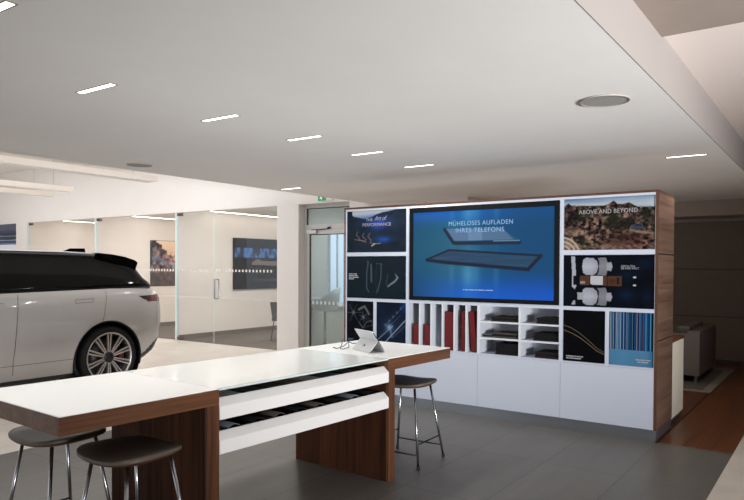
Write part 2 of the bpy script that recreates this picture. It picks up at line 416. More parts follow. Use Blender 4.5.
# ------------------------------------------------------------------ glass fronts of the meeting rooms
def glass_front(x0, x1, door, label, cat_group):
    t = thing('glass_front', (x0, YW+.02, 0), label, 'glass wall', cat_group)
    W = x1-x0
    if door:
        MB().box(.05, 1.24, -.006, .006, .012, 2.825).build('door_leaf', M['pane'], t)
        MB().box(1.25, W-.005, -.006, .006, .002, 2.837).build('fixed_pane', M['pane'], t)
        MB().box(1.241, 1.245, -.007, .007, .012, 2.825).build('glass_edge', M['glassend'], t)
        h = MB()
        for sy in (-1, 1):
            h.tube([(1.33, sy*.012, .96), (1.33, sy*.06, .96), (1.33, sy*.06, 1.37), (1.33, sy*.012, 1.37)], .016, 10)
        tag(h.build('handle', M['steel'], t), 'steel bar handle')
        for z in (.012, 2.76):
            MB().box(.06, .22, -.022, .022, z, z+.06).build('hinge_fitting', M['bronze'], t)
        segs = [(.1, 1.2), (1.3, W-.05)]
    else:
        MB().box(.05, W-.005, -.006, .006, .002, 2.837).build('fixed_pane', M['pane'], t)
        MB().box(.09, .25, -.022, .022, 2.76, 2.82).build('hinge_fitting', M['bronze'], t)
        segs = [(.1, W-.05)]
    d = MB()
    for z, s in ((1.555, .042), (.977, .022)):
        for a, b in segs:
            x = a
            while x < b-.05:
                d.box(x, x+s, -.0085, -.0065, z-s*.6, z+s*.6); x += .10
    d.build('safety_marking', M['dots'], t)
    MB().box(.0, .05, -.03, .03, 0, 2.838).build('end_post', M['glassend'], t)
    return t
glass_front(-12.15, -9.061, True, 'glass meeting room front with a door and steel handle, beside the white column', 'glass meeting room fronts')
glass_front(-15.27, -12.151, False, 'glass meeting room front before the rock cliff picture, behind the car tail', 'glass meeting room fronts')
glass_front(-18.535, -15.271, False, 'glass meeting room front farthest left, above the roof of the car', 'glass meeting room fronts')
# lamps in the rooms
def strip_lamp(name, x, y0, y1, z, label):
    t = thing(name, (x, y0, z), label, 'ceiling light', 'linear room lamps')
    MB().box(-.05, .05, 0, y1-y0, -.03, 0).build('housing', M['lampbody'], t)
    MB().box(-.022, .022, .02, y1-y0-.02, -.036, -.03).build('diffuser', M['strip'], t)
strip_lamp('linear_ceiling_lamp', -11.88, 10.3, 13.4, 2.95, 'linear ceiling lamp above the black screen in the right meeting room')
strip_lamp('linear_ceiling_lamp', -14.82, 10.3, 13.4, 2.95, 'linear ceiling lamp above the rock cliff picture in the middle meeting room')
strip_lamp('linear_ceiling_lamp', -18.08, 10.3, 13.4, 2.95, 'linear ceiling lamp in the farthest left meeting room')
# screen and picture in the rooms
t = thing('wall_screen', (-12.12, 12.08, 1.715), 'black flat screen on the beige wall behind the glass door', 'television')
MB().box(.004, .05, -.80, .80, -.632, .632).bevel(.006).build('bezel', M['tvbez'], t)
def paint_hall_reflections(U, V):  # hall reflections on the black screen, painted as a glowing picture
    n = vnoise(U, V, 14, 5, 31, 4); C = np.zeros(U.shape+(3,))+np.array((14, 13, 14))
    C = blend(C, (40, 42, 46), sstep(.83, .86, V))
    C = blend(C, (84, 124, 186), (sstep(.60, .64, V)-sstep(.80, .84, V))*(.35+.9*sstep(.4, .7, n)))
    C = blend(C, (150, 132, 120), polymask(U, V, [(.36, .53), (.5, .60), (.6, .56), (1, .56), (1, .46), (.38, .48)])*.8); C = blend(C, (120, 98, 84), linemask(U, V, [(.38, .17), (.7, .165), (1, .17)], .02, 1.2)*.6)
    return C
o = picture('screen', paint_hall_reflections, 1.57, 1.234, 110, 86, M['reflscreen'], t, thick=.003); o.rotation_euler = (0, 0, R(90)); o.location = (.054, -.785, -.617)
def paint_rock(U, V):
    C = np.zeros(U.shape+(3,))+np.array((214, 178, 150)); C = blend(C, (232, 206, 178), sstep(.6, 1, V))
    n = vnoise(U, V, 9, 12, 3, 5); edge = 1.05-.62*U-.25*(n-.5)
    rock = np.stack([60+300*(n-.38)+30*U, 58+250*(n-.38), 62+220*(n-.38)], -1)
    m = 1-sstep(-.03, .03, V-edge*(1.0)-.02)
    m = np.maximum(m, 1-sstep(.40, .46, V))
    C = C*(1-m[..., None])+rock*m[..., None]
    C = blend(C, (70, 62, 60), (1-sstep(.25, .4, V))*.7); C = blend(C, (96, 120, 160), linemask(U, V, [(.05, .62), (.3, .58), (.55, .45)], .05)*.6)
    C = blend(C, (150, 165, 185), linemask(U, V, [(.75, .42), (1, .48)], .08)*.8)
    return C
t = thing('picture', (-15.235, 11.21, 1.107), 'tall rock cliff photograph on the wall of the middle meeting room', 'picture')
o = picture('print', paint_rock, 1.0, 1.23, 80, 100, M['rockprint'], t); o.rotation_euler = (0, 0, R(90)); o.location = (.02, 0, 0)
MB().box(.0, .006, -.01, 1.01, -.01, 1.24).build('backing', M['tvbez'], t)
o = MB().box(-21.2+2.9, -21.2+3.32, 13.44, 13.49, 1.75, 2.5).build('picture', M['chipb']); 
o.data.materials.clear(); o.data.materials.append(mat('rust orange canvas', (176, 104, 72), .8, var=.15, vscale=8))
tag(o, 'rust orange picture seen above the car roof', 'picture')

# ------------------------------------------------------------------ aluminium door to the corridor
YD = 9.761
t = thing('door_1', (-8.505, YD, 0), 'grey aluminium door with glass pane and closer, left of the display wall', 'door'); t['kind'] = 'structure'
f = MB()
f.box(0, .06, .003, .07, 0, 2.857); f.box(1.16, 1.222, .003, .07, 0, 2.857); f.box(.06, 1.16, .003, .07, 2.77, 2.857); f.box(.06, 1.16, .003, .07, 2.365, 2.45)
f.build('door_frame', M['alu'], t)
MB().box(.06, 1.16, .03, .04, 2.45, 2.77).build('transom_pane', M['doorpane'], t)
MB().box(.06, .085, .02, .03, 2.45, 2.77).box(.06, 1.16, .02, .03, 2.755, 2.77).build('gasket', M['gasket'], t)
f = MB()
f.box(.07, .135, .0, .05, .01, 2.355); f.box(1.09, 1.15, .0, .05, .01, 2.355); f.box(.135, 1.09, .0, .05, 2.27, 2.355); f.box(.135, 1.09, 0, .05, .01, .10)
lf = f.build('door_leaf', M['alu'], t)
MB().box(.135, 1.09, .02, .03, .10, 2.27).build('pane', M['doorpane'], lf)
MB().box(.135, .16, .008, .02, .10, 2.27).box(.16, 1.09, .008, .02, 2.255, 2.27).build('gasket', M['gasket'], lf)
d = MB(); x = .2
while x < 1.05: d.box(x, x+.04, .017, .019, .93, .99); x += .1
d.build('safety_marking', M['dots'], lf)
MB().box(.10, .34, -.05, .0, 2.285, 2.345).bevel(.008).build('door_closer', M['closer'], t)
MB().tube([(.22, -.03, 2.35), (.64, -.02, 2.365)], .009, 8).box(.60, .66, -.03, .003, 2.365, 2.40, M['gasket']).build('closer_arm', M['closer'], t)
# added shell chair standing for a reflection in the door glass
def reflection_chair(loc, rz, m, label, s=1.0):
    t = thing('reflection_chair', loc, label, 'chair', None, rz)
    rings = []
    N = 24
    for k, (rr, z, back) in enumerate(((.10, .74, 0), (.24, .76, 0), (.29, .84, .02), (.31, .96, .14), (.32, 1.0, .22))):
        rings.append([(rr*math.cos(a), rr*math.sin(a)*.95, z+back*max(0, -math.cos(a))+.02*back) for a in [2*math.pi*j/N for j in range(N)]])
    inner = [[(x*.93, y*.93, z+.012) for x, y, z in r_] for r_ in rings[::-1]]
    MB().loft(rings+inner).build('reflection_shell', m, t)
    MB().lathe([(.03, .03), (.025, .74)], (0, 0, 0), seg=16).build('stem', M['chrome'], t)
    b = MB()
    for k in range(4):
        a = k*math.pi/2+.4; b.tube([(0, 0, .05), (.27*math.cos(a), .27*math.sin(a), .016)], .016, 8)
    b.build('base', M['chrome'], t)
    return t
reflection_chair((-8.62, 10.55, 0), R(200), M['reflchair'], 'made-up white shell chair standing for a reflection in the aluminium door glass')
# dark chair half hidden by the column
t = thing('office_chair', (-10.16, 11.05, 0), 'dark office chair half hidden behind the white column', 'chair', None, R(20))
MB().box(-.24, .24, -.24, .24, .44, .50).bevel(.03).build('seat', M['chairdk'], t)
MB().prism([(-.22, -.25, .50), (-.26, -.29, .86), (.26, -.29, .86), (.22, -.25, .50)], (0, .04, 0)).build('backrest', M['chairdk'], t)
for sx in (-1, 1):
    for sy in (-1, 1):
        MB().tube([(sx*.2, sy*.2, .44), (sx*.25, sy*.25, 0)], .012, 8).build('leg', M['darkmetal'], t)

# ------------------------------------------------------------------ ceiling fittings
def slot_lamp(x, y, label, first=[None]):
    if first[0] is None:
        t = thing('recessed_slot_lamp', (x, y, ZC), label, 'ceiling light', 'recessed slot lamps')
        f = MB(); L_, W_ = .185, .021
        f.box(-L_-.01, L_+.01, -W_-.008, -W_, -.004, -.0005); f.box(-L_-.01, L_+.01, W_, W_+.008, -.004, -.0005)
        f.box(-L_-.01, -L_, -W_, W_, -.004, -.0005); f.box(L_, L_+.01, -W_, W_, -.004, -.0005)
        f.build('frame', M['slit'], t)
        MB().box(-L_, L_, -W_, W_, -.003, -.0005).build('diffuser', M['lamp'], t)
        first[0] = t
    else:
        t = copy_tree(first[0]); t.location = (x, y, ZC); t['label'] = label
    return t
SL = [(-3.92, 2.475, 'slot lamp at upper left, nearest complete one of the row'), (-3.905, 3.503, 'second slot lamp of the row, counted from upper left'),
      (-3.895, 4.468, 'third slot lamp, middle of the row of five'), (-3.89, 5.416, 'fourth slot lamp of the row, counted from upper left'),
      (-3.888, 6.41, 'last slot lamp of the row, nearest the big screen'), (-6.57, 7.245, 'slot lamp at the ceiling edge above the white column'),
      (-1.295, 7.33, 'slot lamp at right, above the corner of the display wall'), (-3.135, 1.46, 'slot lamp cut off by the top left corner of the photo')]
for x, y, l in SL: slot_lamp(x, y, l)
for x, y, rr, l in ((-1.325, 4.60, .165, 'large round ceiling speaker at upper right'), (-6.46, 4.61, .135, 'round ceiling speaker at left near the ceiling edge')):
    t = thing('ceiling_speaker', (x, y, ZC), l, 'speaker', 'round ceiling speakers')
    MB().lathe([(rr, -.0005), (rr, -.010), (rr-.012, -.012), (rr-.014, -.006)], (0, 0, 0), seg=48).build('rim', M['slit'], t)
    MB().lathe([(rr-.014, -.0005), (rr-.014, -.008)], (0, 0, 0), seg=48).build('grille', M['speaker'], t)
# pendant linear lamps in the car hall
def pendant(x, y0, y1, z, h, wd, label):
    t = thing('pendant_lamp', (x, y0, z), label, 'pendant lamp', 'linear pendant lamps of the car hall')
    MB().box(-wd/2, wd/2, 0, y1-y0, 0, h).build('housing', M['lampbody'], t)
    MB().box(-wd/2+.02, wd/2-.02, .02, y1-y0-.02, -.006, 0).build('diffuser', M['wall'], t)
    for y in (.5, y1-y0-.4):
        MB().tube([(0, y, h), (0, y, ZH-z)], .004, 6).build('wire', M['chrome'], t)
pendant(-10.3, 1.0, 7.62, 3.18, .10, .28, 'long linear pendant lamp just under the ceiling edge at left')
pendant(-13.0, 2.0, 7.66, 3.165, .10, .12, 'middle linear pendant lamp, above the far left of the white wall')
pendant(-14.5, 2.0, 8.06, 3.20, .09, .12, 'shortest linear pendant lamp, lowest in view at far left')
# emergency exit sign
t = thing('exit_sign', (-7.83, YW-.03, 2.925), 'green escape sign on the white wall under the ceiling', 'sign')
MB().box(-.17, .17, 0, .028, -.055, .055).bevel(.004).build('housing', M['wall'], t)
MB().box(-.165, .03, -.002, 0, -.05, .05).build('panel', M['green'], t)
MB().prism([(-.13, -.004, -.01), (-.10, -.004, .03), (-.085, -.004, .02), (-.06, -.004, .0), (-.085, -.004, -.035), (-.095, -.004, -.01)], (0, .002, 0)).build('pictogram', M['signwhite'], t)

# ================================================================== DISPLAY WALL UNIT
X0, X1, YC, ZT = -5.136, -1.410, 6.667, 2.392
WL = (X0, YC, 0)
U = thing('display_wall_unit', WL, 'walnut framed white display wall with doors, shelves and poster panels', 'cabinet')
def P(mb, name, m, parent=U, loc=WL): return rel(mb, loc).build(name, m, parent)
YB = 7.386
c = MB()
c.box(-5.112, -4.19, 6.70, YB, .70, 2.366); c.box(-4.19, -2.337, 6.705, YB, 1.245, 2.366); c.box(-2.337, -1.434, 6.70, YB, .70, 2.366)
c.box(-4.174, -2.35, 7.02, YB, .70, 1.245); c.box(-5.112, -1.434, 6.69, YB, .11, .684)
c.box(-4.19, -4.174, 6.70, YB, .70, 1.245); c.box(-2.35, -2.337, 6.70, YB, .70, 1.245)
P(c, 'carcass', M['whitein'])
# white face grid
c = MB()
for a, b in ((-5.113, -5.104), (-4.213, -4.162), (-2.356, -2.318), (-1.438, -1.434)): c.box(a, b, YC, 6.70, .702, 2.368)
c.box(-5.104, -4.213, YC, 6.70, 2.345, 2.368); c.box(-4.162, -2.356, YC, 6.70, 2.342, 2.368); c.box(-2.318, -1.438, YC, 6.70, 2.345, 2.368)
for a, b in ((-5.104, -4.213), (-2.318, -1.438)):
    c.box(a, b, YC, 6.70, 1.783, 1.829); c.box(a, b, YC, 6.70, 1.224, 1.260)
c.box(-4.162, -2.356, YC, 6.705, 1.226, 1.263)
c.box(-4.684, -4.646, YC, 6.70, .702, 1.224); c.box(-1.892, -1.856, YC, 6.70, .702, 1.224)
c.box(-5.113, -1.434, YC, 7.015, .685, .702)
P(c, 'face_frame', M['white'])
# dividers and shelf boards of the open compartments
for x in (-4.023, -3.869, -3.720, -3.567, -3.417): P(MB().box(x-.009, x+.009, YC+.002, 7.02, .702, 1.226), 'divider', M['whitein'])
P(MB().box(-3.281, -3.247, YC+.002, 7.02, .702, 1.226), 'divider', M['whitein'])
P(MB().box(-2.796, -2.772, YC+.002, 7.02, .702, 1.226), 'divider', M['whitein'])
for a, b in ((-3.247, -2.796), (-2.772, -2.35)):
    for z in (1.052, .872): P(MB().box(a, b, YC+.004, 7.02, z-.009, z+.009), 'shelf_board', M['whitein'])
# doors
for a, b in ((-5.112, -4.2035), (-4.2005, -3.2755), (-3.2725, -2.3395), (-2.3365, -1.434)):
    P(MB().box(a, b, YC, 6.687, .112, .683).bevel(.0015, 1), 'door', M['white'])
P(MB().box(-5.112, -1.42, YC+.002, 7.30, 0, .110).box(-1.43, -1.415, 6.70, YB, 0, .11), 'plinth', M['steel'])
# walnut frame: top, left, right with three side panels
P(MB().box(X0, X1, YC-.002, YB, 2.368, ZT), 'top_panel', M['edge'])
P(MB().box(X0, -5.113, YC-.002, YB, .0, 2.368), 'side_panel', M['walX'])
P(MB().box(-1.434, -1.4125, YC-.002, 6.69, .11, 2.368), 'front_edge', wood('upright edge strip', (66, 42, 32), (98, 66, 52), 'Z'))
P(MB().box(-1.4335, -1.4275, 6.69, YB, .112, 2.367), 'panel_backing', M['gasket'])
for a, b in ((.112, .950), (.961, 1.780), (1.791, 2.367)):
    P(MB().box(-1.427, X1, 6.69, YB, a, b), 'side_panel', wood('side walnut', (84, 62, 51), (126, 99, 84), 'Y', sc=.8))
# low cabinet behind
t = thing('low_cabinet', (-1.43, 7.39, 0), 'low cream cabinet with walnut top behind the display wall', 'cabinet')
MB().box(-1.2, 0, .005, .70, .07, .87).build('body', M['counter'], t)
MB().box(-1.2, .006, .002, .72, .872, .905).build('top', M['walY'], t)
MB().box(-1.2, -.03, .03, .68, 0, .07).build('plinth', M['steel'], t)

# ---- television
TVL = (-4.160, YC, 1.265)
t = thing('television', TVL, 'large black television with a blue charging advert', 'television')
f = MB(); W_, H_ = 1.802, 1.075
f.box(0, .047, -.012, .035, 0, H_); f.box(W_-.052, W_, -.012, .035, 0, H_); f.box(.047, W_-.052, -.012, .035, 0, .044); f.box(.047, W_-.052, -.012, .035, H_-.056, H_); f.box(.047, W_-.052, .006, .035, .044, H_-.056)
f.build('bezel', M['tvbez'], t)
def paint_tv(U, V):
    C = np.zeros(U.shape+(3,))
    top = sstep(.55, 1, V); bot = 1-sstep(0, .4, V)
    C[..., 0] = 4+34*np.exp(-((U-.30)/.22)**2)*(1-top)*.9; C[..., 1] = 72+26*np.exp(-((U-.33)/.25)**2)-8*bot; C[..., 2] = 118+10*np.exp(-((U-.33)/.25)**2)
    C = blend(C, (8, 96, 205), .8*sstep(.80, 1.0, V)*(.6+.4*np.sin(U*5+.3))); C = blend(C, (10, 92, 214), .8*(1-sstep(.0, .36, V))*sstep(.05, .5, U*.9+.1))
    C = blend(C, (4, 70, 112), .45*sstep(.62, .95, U)*sstep(.2, .5, V)*(1-sstep(.75, .95, V)))
    C = blend(C, (24, 92, 112), .55*np.exp(-((U-.05)/.2)**2)*np.exp(-((V-.55)/.25)**2))
    for u, s_, a in ((.42, .045, .55), (.48, .03, .25), (.62, .02, .2), (.30, .02, .18)):
        C = blend(C, (110, 180, 220), a*np.exp(-((U-u)/s_)**2)*(.25+.75*(1-sstep(.15, .62, V))*sstep(.05, .3, V)+.7*sstep(.8, 1, V)))
    # phone held above the pad
    ph = [(.248, .796), (.31, .655), (.745, .655), (.655, .79)]
    m = polymask(U, V, ph); g_ = 138-26*U
    C = np.where(m[..., None] > .5, np.stack([g_-40, g_-8, g_+26], -1), C)
    C = blend(C, (122, 150, 190), polymask(U, V, [(.42, .79), (.42, .655), (.52, .655), (.52, .79)])*.5*m)
    C = blend(C, (40, 84, 118), polymask(U, V, [(.655, .79), (.735, .66), (.775, .645)])*.9)
    C = blend(C, (22, 36, 58), linemask(U, V, [(.245, .79), (.312, .632), (.35, .628), (.775, .625)], .026, 1.75))
    C = blend(C, (120, 160, 190), linemask(U, V, [(.60, .645), (.775, .645)], .006, 1.75)*.8)
    # pad
    pad = [(.108, .44), (.278, .55), (.915, .479), (.833, .335), (.255, .412)]
    m = polymask(U, V, pad); tex = vnoise(U, V, 4, 40, 5, 3)
    C = np.where(m[..., None] > .5, np.stack([34+24*tex-16*U, 58+24*tex, 88+24*tex], -1), C)
    C = blend(C, (16, 30, 50), linemask(U, V, pad[:3], .014, 1.75)); C = blend(C, (14, 26, 46), linemask(U, V, [(.915, .479), (.833, .33), (.255, .405), (.108, .435)], .024, 1.75))
    return C
picture('screen', paint_tv, W_-.099, H_-.10, 300, 180, M['screen'], t, thick=.004).location = (.047, 0, .044)
t_ = [o for o in bpy.data.objects if o.parent == t and o.name.startswith('screen')][0]
sw, sh = W_-.099, H_-.10
text_mesh('lettering', 'MÜHELOSES AUFLADEN', .07, M['txtscr'], t_, (.5035*sw, -.002, .852*sh), .455*sw, space=1.1)
text_mesh('lettering', 'IHRES TELEFONS', .07, M['txtscr'], t_, (.50*sw, -.002, .772*sh), .342*sw, space=1.1)
c = MB(); x = .384
for k, wd in enumerate((.012, .03, .04, .016, .046, .012, .05)):
    c.box(x*sw, (x+wd)*sw-.004, -.002, -.001, .088*sh, .098*sh); x += wd+.002
c.build('caption_line', M['txtscr'], t_)

# ---- poster panels
def poster(x0, x1, z0, z1, fn, nx, label):
    t = thing('poster_panel', (x0, 6.6805, z0), label, 'poster', 'poster panels of the display wall')
    nz = max(20, int(nx*(z1-z0)/(x1-x0)))
    o = picture('print', fn, x1-x0-.002, z1-z0-.002, nx, nz, M['print'], t); o.location = (.001, 0, .001)
    return t
def bars(t, rows, w_, h_, m, name='small_print'):
    c = MB()
    for (x, z, hh, words) in rows:
        for wd in words:
            c.box(x*w_, (x+wd)*w_, -.0016, -.0006, z*h_, (z+hh)*h_); x += wd+.012
    c.build(name, m, t)
def p1(U, V):
    n = vnoise(U, V, 6, 5, 11, 5)
    C = np.stack([24+22*n, 36+22*n, 48+24*n], -1)
    sky = np.zeros_like(C)+np.array((206, 214, 218)); sky = blend(sky, (104, 136, 196), 1-sstep(.78, .95, V))
    ridge = np.interp(U, [0, .05, .12, .3, .42, .5, .62, 1], [.93, .95, .86, .80, .84, .90, .95, 1.02])+.03*(n-.5)
    m = sstep(-.01, .02, V-ridge)*(U > .09); C = C*(1-m[..., None])+sky*m[..., None]
    C = blend(C, (58, 88, 190), .9*np.exp(-((U-.52)/.20)**2-((V-.70)/.16)**2)*(.5+n))
    C = blend(C, (44, 86, 180), .9*np.exp(-((U-.62)/.14)**2-((V-.30)/.07)**2)*(.5+n))
    for pts in ([(.19, .50), (.16, .42), (.22, .34), (.20, .30), (.30, .27)], [(.29, .46), (.27, .38), (.33, .30), (.31, .25)], [(.40, .46), (.36, .38), (.42, .28), (.40, .22), (.50, .20)], [(.13, .31), (.24, .29), (.33, .24)]):
        C = blend(C, (170, 142, 138), linemask(U, V, pts, .011, 1.7)*.7)
    C = blend(C, (225, 205, 185), linemask(U, V, [(.43, .15), (.48, .20)], .022, 1.7)*.85); C = blend(C, (180, 190, 200), linemask(U, V, [(.51, .20), (.58, .21)], .012, 1.7)*.7)
    return C
t = poster(-5.103, -4.214, 1.831, 2.344, p1, 170, 'dark mountain road poster lettered PERFORMANCE, top left of the display wall')
w_, h_ = .889, .513
text_mesh('lettering', 'THE', .052, M['txtw'], t, (.385*w_, -.0015, .775*h_), .11*w_)
text_mesh('lettering', 'Art of', .078, M['txtw'], t, (.565*w_, -.0015, .80*h_), .21*w_, shear=.45)
text_mesh('lettering', 'PERFORMANCE', .055, M['txtw'], t, (.51*w_, -.0015, .655*h_), .475*w_)
def p2(U, V):
    n = vnoise(U, V, 4, 4, 12, 3)
    C = np.stack([22+8*n+6*V, 35+8*n+4*V, 45+8*n+4*V], -1)
    for pts, ww, a in (([(.37, .86), (.345, .6), (.345, .25), (.38, .15)], .02, .55), ([(.42, .80), (.425, .40)], .03, .6), ([(.345, .9), (.37, .86)], .02, .3), ([(.59, .82), (.585, .5), (.54, .22), (.51, .14)], .018, .55), ([(.51, .83), (.59, .82)], .012, .4), ([(.51, .83), (.50, .5), (.51, .2)], .008, .25)):
        C = blend(C, (120, 132, 142), linemask(U, V, pts, ww, 1.7)*a)
    C = blend(C, (150, 160, 168), polymask(U, V, [(.81, .62), (.875, .50), (.83, .40), (.70, .27), (.69, .30), (.80, .43), (.84, .50)])*.75); C = blend(C, (90, 100, 110), linemask(U, V, [(.70, .58), (.675, .38), (.70, .27)], .012, 1.7)*.6)
    return C
t = poster(-5.103, -4.214, 1.262, 1.781, p2, 150, 'dark poster with silver curved trim pieces, below the mountain road poster')
bars(t, [(.035, .565, .022, (.07, .06)), (.035, .525, .022, (.09, .05)), (.035, .485, .022, (.05, .11)), (.035, .445, .022, (.09,))], .889, .519, M['txtw'])
def p7(U, V):
    n = vnoise(U, V, 5, 5, 13, 4); C = np.stack([10+14*n, 14+16*n, 20+18*n], -1)
    for cx, cy, rr, aa in ((.25, .72, .28, .6), (1.0, .45, .42, .8), (.62, .62, .16, .2)):
        for k in range(6):
            a = k*math.pi/3+.5+aa
            C = blend(C, (100, 110, 120), linemask(U, V, [(cx, cy), (cx+rr*math.cos(a), cy+rr*math.sin(a)*.8)], .014, .8)*(.25+.55*n))
        C = blend(C, (150, 158, 166), np.exp(-((U-cx)/.06)**2-((V-cy)/.05)**2)*.6)
    C = blend(C, (150, 150, 146), linemask(U, V, [(.45, .80), (.66, .88), (.74, .80), (.82, .70)], .035, .8)*.7)
    C = blend(C, (120, 128, 136), linemask(U, V, [(.45, .50), (.6, .36), (.75, .52), (1, .55)], .02, .8)*.6)
    return C
t = poster(-5.103, -4.685, .703, 1.223, p7, 110, 'black poster of silver wheel spokes, behind the tablet')
bars(t, [(.06, .07, .02, (.1, .08)), (.06, .035, .02, (.12,))], .418, .52, M['txtg'])
def p8(U, V):
    n = vnoise(U, V, 5, 5, 14, 4); C = np.stack([18+10*n, 28+14*n, 42+22*n], -1)
    C = blend(C, (30, 66, 140), .8*np.exp(-((U-.95)/.12)**2-((V-.92)/.16)**2)); C = blend(C, (44, 70, 116), .6*np.exp(-((U-.45)/.3)**2-((V-.40)/.25)**2))
    for (a, b, ww, al) in (((.0, .08), (.55, .45), .018, .9), ((.26, .03), (1, .62), .026, .95), ((.1, .2), (.8, .70), .01, .4), ((.3, .45), (.95, .95), .012, .35), ((.48, .34), (.52, .2), .05, .5), ((.55, .18), (1, .5), .03, .25)):
        C = blend(C, (170, 186, 206), linemask(U, V, [a, b], ww*.75, .8)*al*.8)
    C = blend(C, (170, 195, 230), np.exp(-((U-.44)/.10)**2-((V-.42)/.07)**2)*.85)
    for k in range(5): C = blend(C, (130, 150, 180), np.exp(-((U-.3-.13*k)/.03)**2-((V-.47-.10*k)/.03)**2)*.6)
    return C
t = poster(-4.645, -4.214, .703, 1.223, p8, 110, 'dark blue poster with diagonal bright light lines, right of the tablet')
bars(t, [(.58, .05, .018, (.1, .06, .16))], .431, .52, M['txtg'])
def p3(U, V):
    n = vnoise(U, V, 9, 6, 15, 5); n2 = vnoise(U, V, 34, 24, 16, 3); n3 = vnoise(U, V, 4, 3, 17, 3)
    C = np.stack([56+330*(n2-.42)+80*(n-.42), 44+262*(n2-.42)+50*(n-.42), 42+226*(n2-.42)+34*(n-.42)], -1)
    C = blend(C, (24, 26, 24), sstep(.50, .66, n)*.85); C = blend(C, (52, 58, 38), sstep(.5, .68, n3)*.35)
    C = blend(C, (178, 150, 128), .5*sstep(.52, .66, vnoise(U, V, 7, 12, 18, 3))*(1-sstep(.40, .52, V)))
    C = blend(C, (70, 30, 30), .5*np.exp(-((U-.72)/.25)**2-((V-.2)/.2)**2)); C = blend(C, (22, 20, 22), .7*np.exp(-((U-.07)/.06)**2-((V-.62)/.22)**2))
    m = np.hypot((U+.02)*1.7, V+.08); C = blend(C, (206, 186, 164), (1-sstep(.36, .39, m))*(.55+.45*np.sin(m*80))); 
    C = blend(C, (180, 158, 138), linemask(U, V, [(1, .30), (.86, .33), (.74, .38), (.76, .44)], .03, 1.7)*.6)
    ridge = np.interp(U, [0, .05, .08, .2, .45, .5, .56, .60, .66, .72, .76, .82, 1], [.86, .92, .88, .865, .85, .87, .935, .87, .86, .89, .85, .80, .79])+.02*(n2-.5)
    s_ = sstep(-.005, .012, V-ridge); sky = np.stack([158+60*vnoise(U, V, 3, 14, 19, 3), 176+46*vnoise(U, V, 3, 14, 19, 3), 198+28*vnoise(U, V, 3, 14, 19, 3)], -1); sky = blend(sky, (84, 124, 164), sstep(.90, 1.0, V)*(1-.7*U)*.8)
    C = C*(1-s_[..., None])+sky*s_[..., None]
    C = blend(C, (66, 74, 100), polymask(U, V, [(.745, .42), (.755, .46), (.79, .485), (.86, .48), (.88, .44), (.875, .40), (.75, .385)])*.9); C = blend(C, (20, 22, 28), polymask(U, V, [(.785, .452), (.80, .475), (.85, .47), (.865, .445)])*.9)
    return C
t = poster(-2.317, -1.439, 1.823, 2.343, p3, 210, 'desert canyon poster lettered ABOVE AND BEYOND, top right of the display wall')
text_mesh('lettering', 'ABOVE AND BEYOND', .06, M['txtw'], t, (.495*.878, -.0015, .738*.52), .645*.878, space=1.05)
def p4(U, V):
    n = vnoise(U, V, 6, 5, 20, 4); C = np.stack([8+6*n, 11+9*n, 18+14*n], -1)
    C = blend(C, (16, 46, 84), .6*np.exp(-((U-.70)/.10)**2-((V-.24)/.12)**2)+.4*np.exp(-((U-.72)/.1)**2-((V-.62)/.1)**2)+.4*np.exp(-((U-.93)/.06)**2-((V-.22)/.14)**2)+.3*np.exp(-((U-.9)/.1)**2-((V-.85)/.1)**2))
    def seat(cy, s):
        nonlocal C
        body = [(.225, cy-.12*s), (.215, cy), (.225, cy+.13*s), (.26, cy+.17*s), (.34, cy+.165*s), (.385, cy+.10*s), (.395, cy), (.38, cy-.12*s), (.34, cy-.17*s), (.26, cy-.165*s)]
        back = [(.40, cy-.11*s), (.41, cy+.1*s), (.385, cy+.165*s), (.48, cy+.175*s), (.495, cy+.1*s), (.495, cy-.1*s), (.485, cy-.175*s), (.385, cy-.16*s)]
        head = [(.49, cy-.075*s), (.49, cy+.075*s), (.54, cy+.085*s), (.555, cy), (.54, cy-.085*s)]
        sh_ = 180-.0*U+34*(1-np.abs(V-cy)/.2)-20*sstep(.30, .40, U)
        for poly, k in ((body, 1.0), (back, .82), (head, .98)):
            m = polymask(U, V, poly)[..., None]; C = C*(1-m)+np.stack([sh_*k*.93, sh_*k*.94, sh_*k], -1)*m
        C = blend(C, (90, 94, 104), linemask(U, V, [(.405, cy-.1*s), (.40, cy), (.405, cy+.1*s)], .012, 1.7)*.6)
    seat(.78, 1.0); seat(.20, 1.0)
    C = blend(C, (196, 200, 210), polymask(U, V, [(.085, .98), (.13, .98), (.145, .62), (.15, .40), (.13, .33), (.10, .38), (.10, .62)])*.95); C = blend(C, (14, 16, 22), polymask(U, V, [(.115, .6), (.15, .6), (.15, .42), (.115, .42)]))
    C = blend(C, (92, 62, 46), polymask(U, V, [(.19, .60), (.30, .60), (.30, .42), (.19, .42)])+polymask(U, V, [(.45, .60), (.655, .60), (.655, .41), (.45, .41)])); C = blend(C, (50, 34, 28), polymask(U, V, [(.60, .57), (.63, .57), (.63, .44), (.60, .44)])+linemask(U, V, [(.5, .6), (.5, .41)], .012, 1.7)+linemask(U, V, [(.54, .5), (.57, .5)], .05, 1.7)*.4)
    C = blend(C, (208, 210, 216), polymask(U, V, [(.31, .585), (.325, .60), (.45, .60), (.45, .43), (.325, .43), (.31, .45)]))
    C = blend(C, (150, 152, 158), polymask(U, V, [(.195, .50), (.25, .50), (.25, .44), (.195, .44)])); C = blend(C, (176, 180, 190), polymask(U, V, [(.16, .27), (.23, .27), (.235, .13), (.165, .13)])+polymask(U, V, [(.09, .03), (.14, .03), (.135, .12), (.11, .10)]))
    for v in (.58, .43): C = blend(C, (230, 230, 236), linemask(U, V, [(.785, v), (.80, v)], .02, 1.7))
    return C
t = poster(-2.317, -1.439, 1.261, 1.778, p4, 200, 'dark poster of white car seats seen from above, below the canyon poster')
w_, h_ = .878, .517
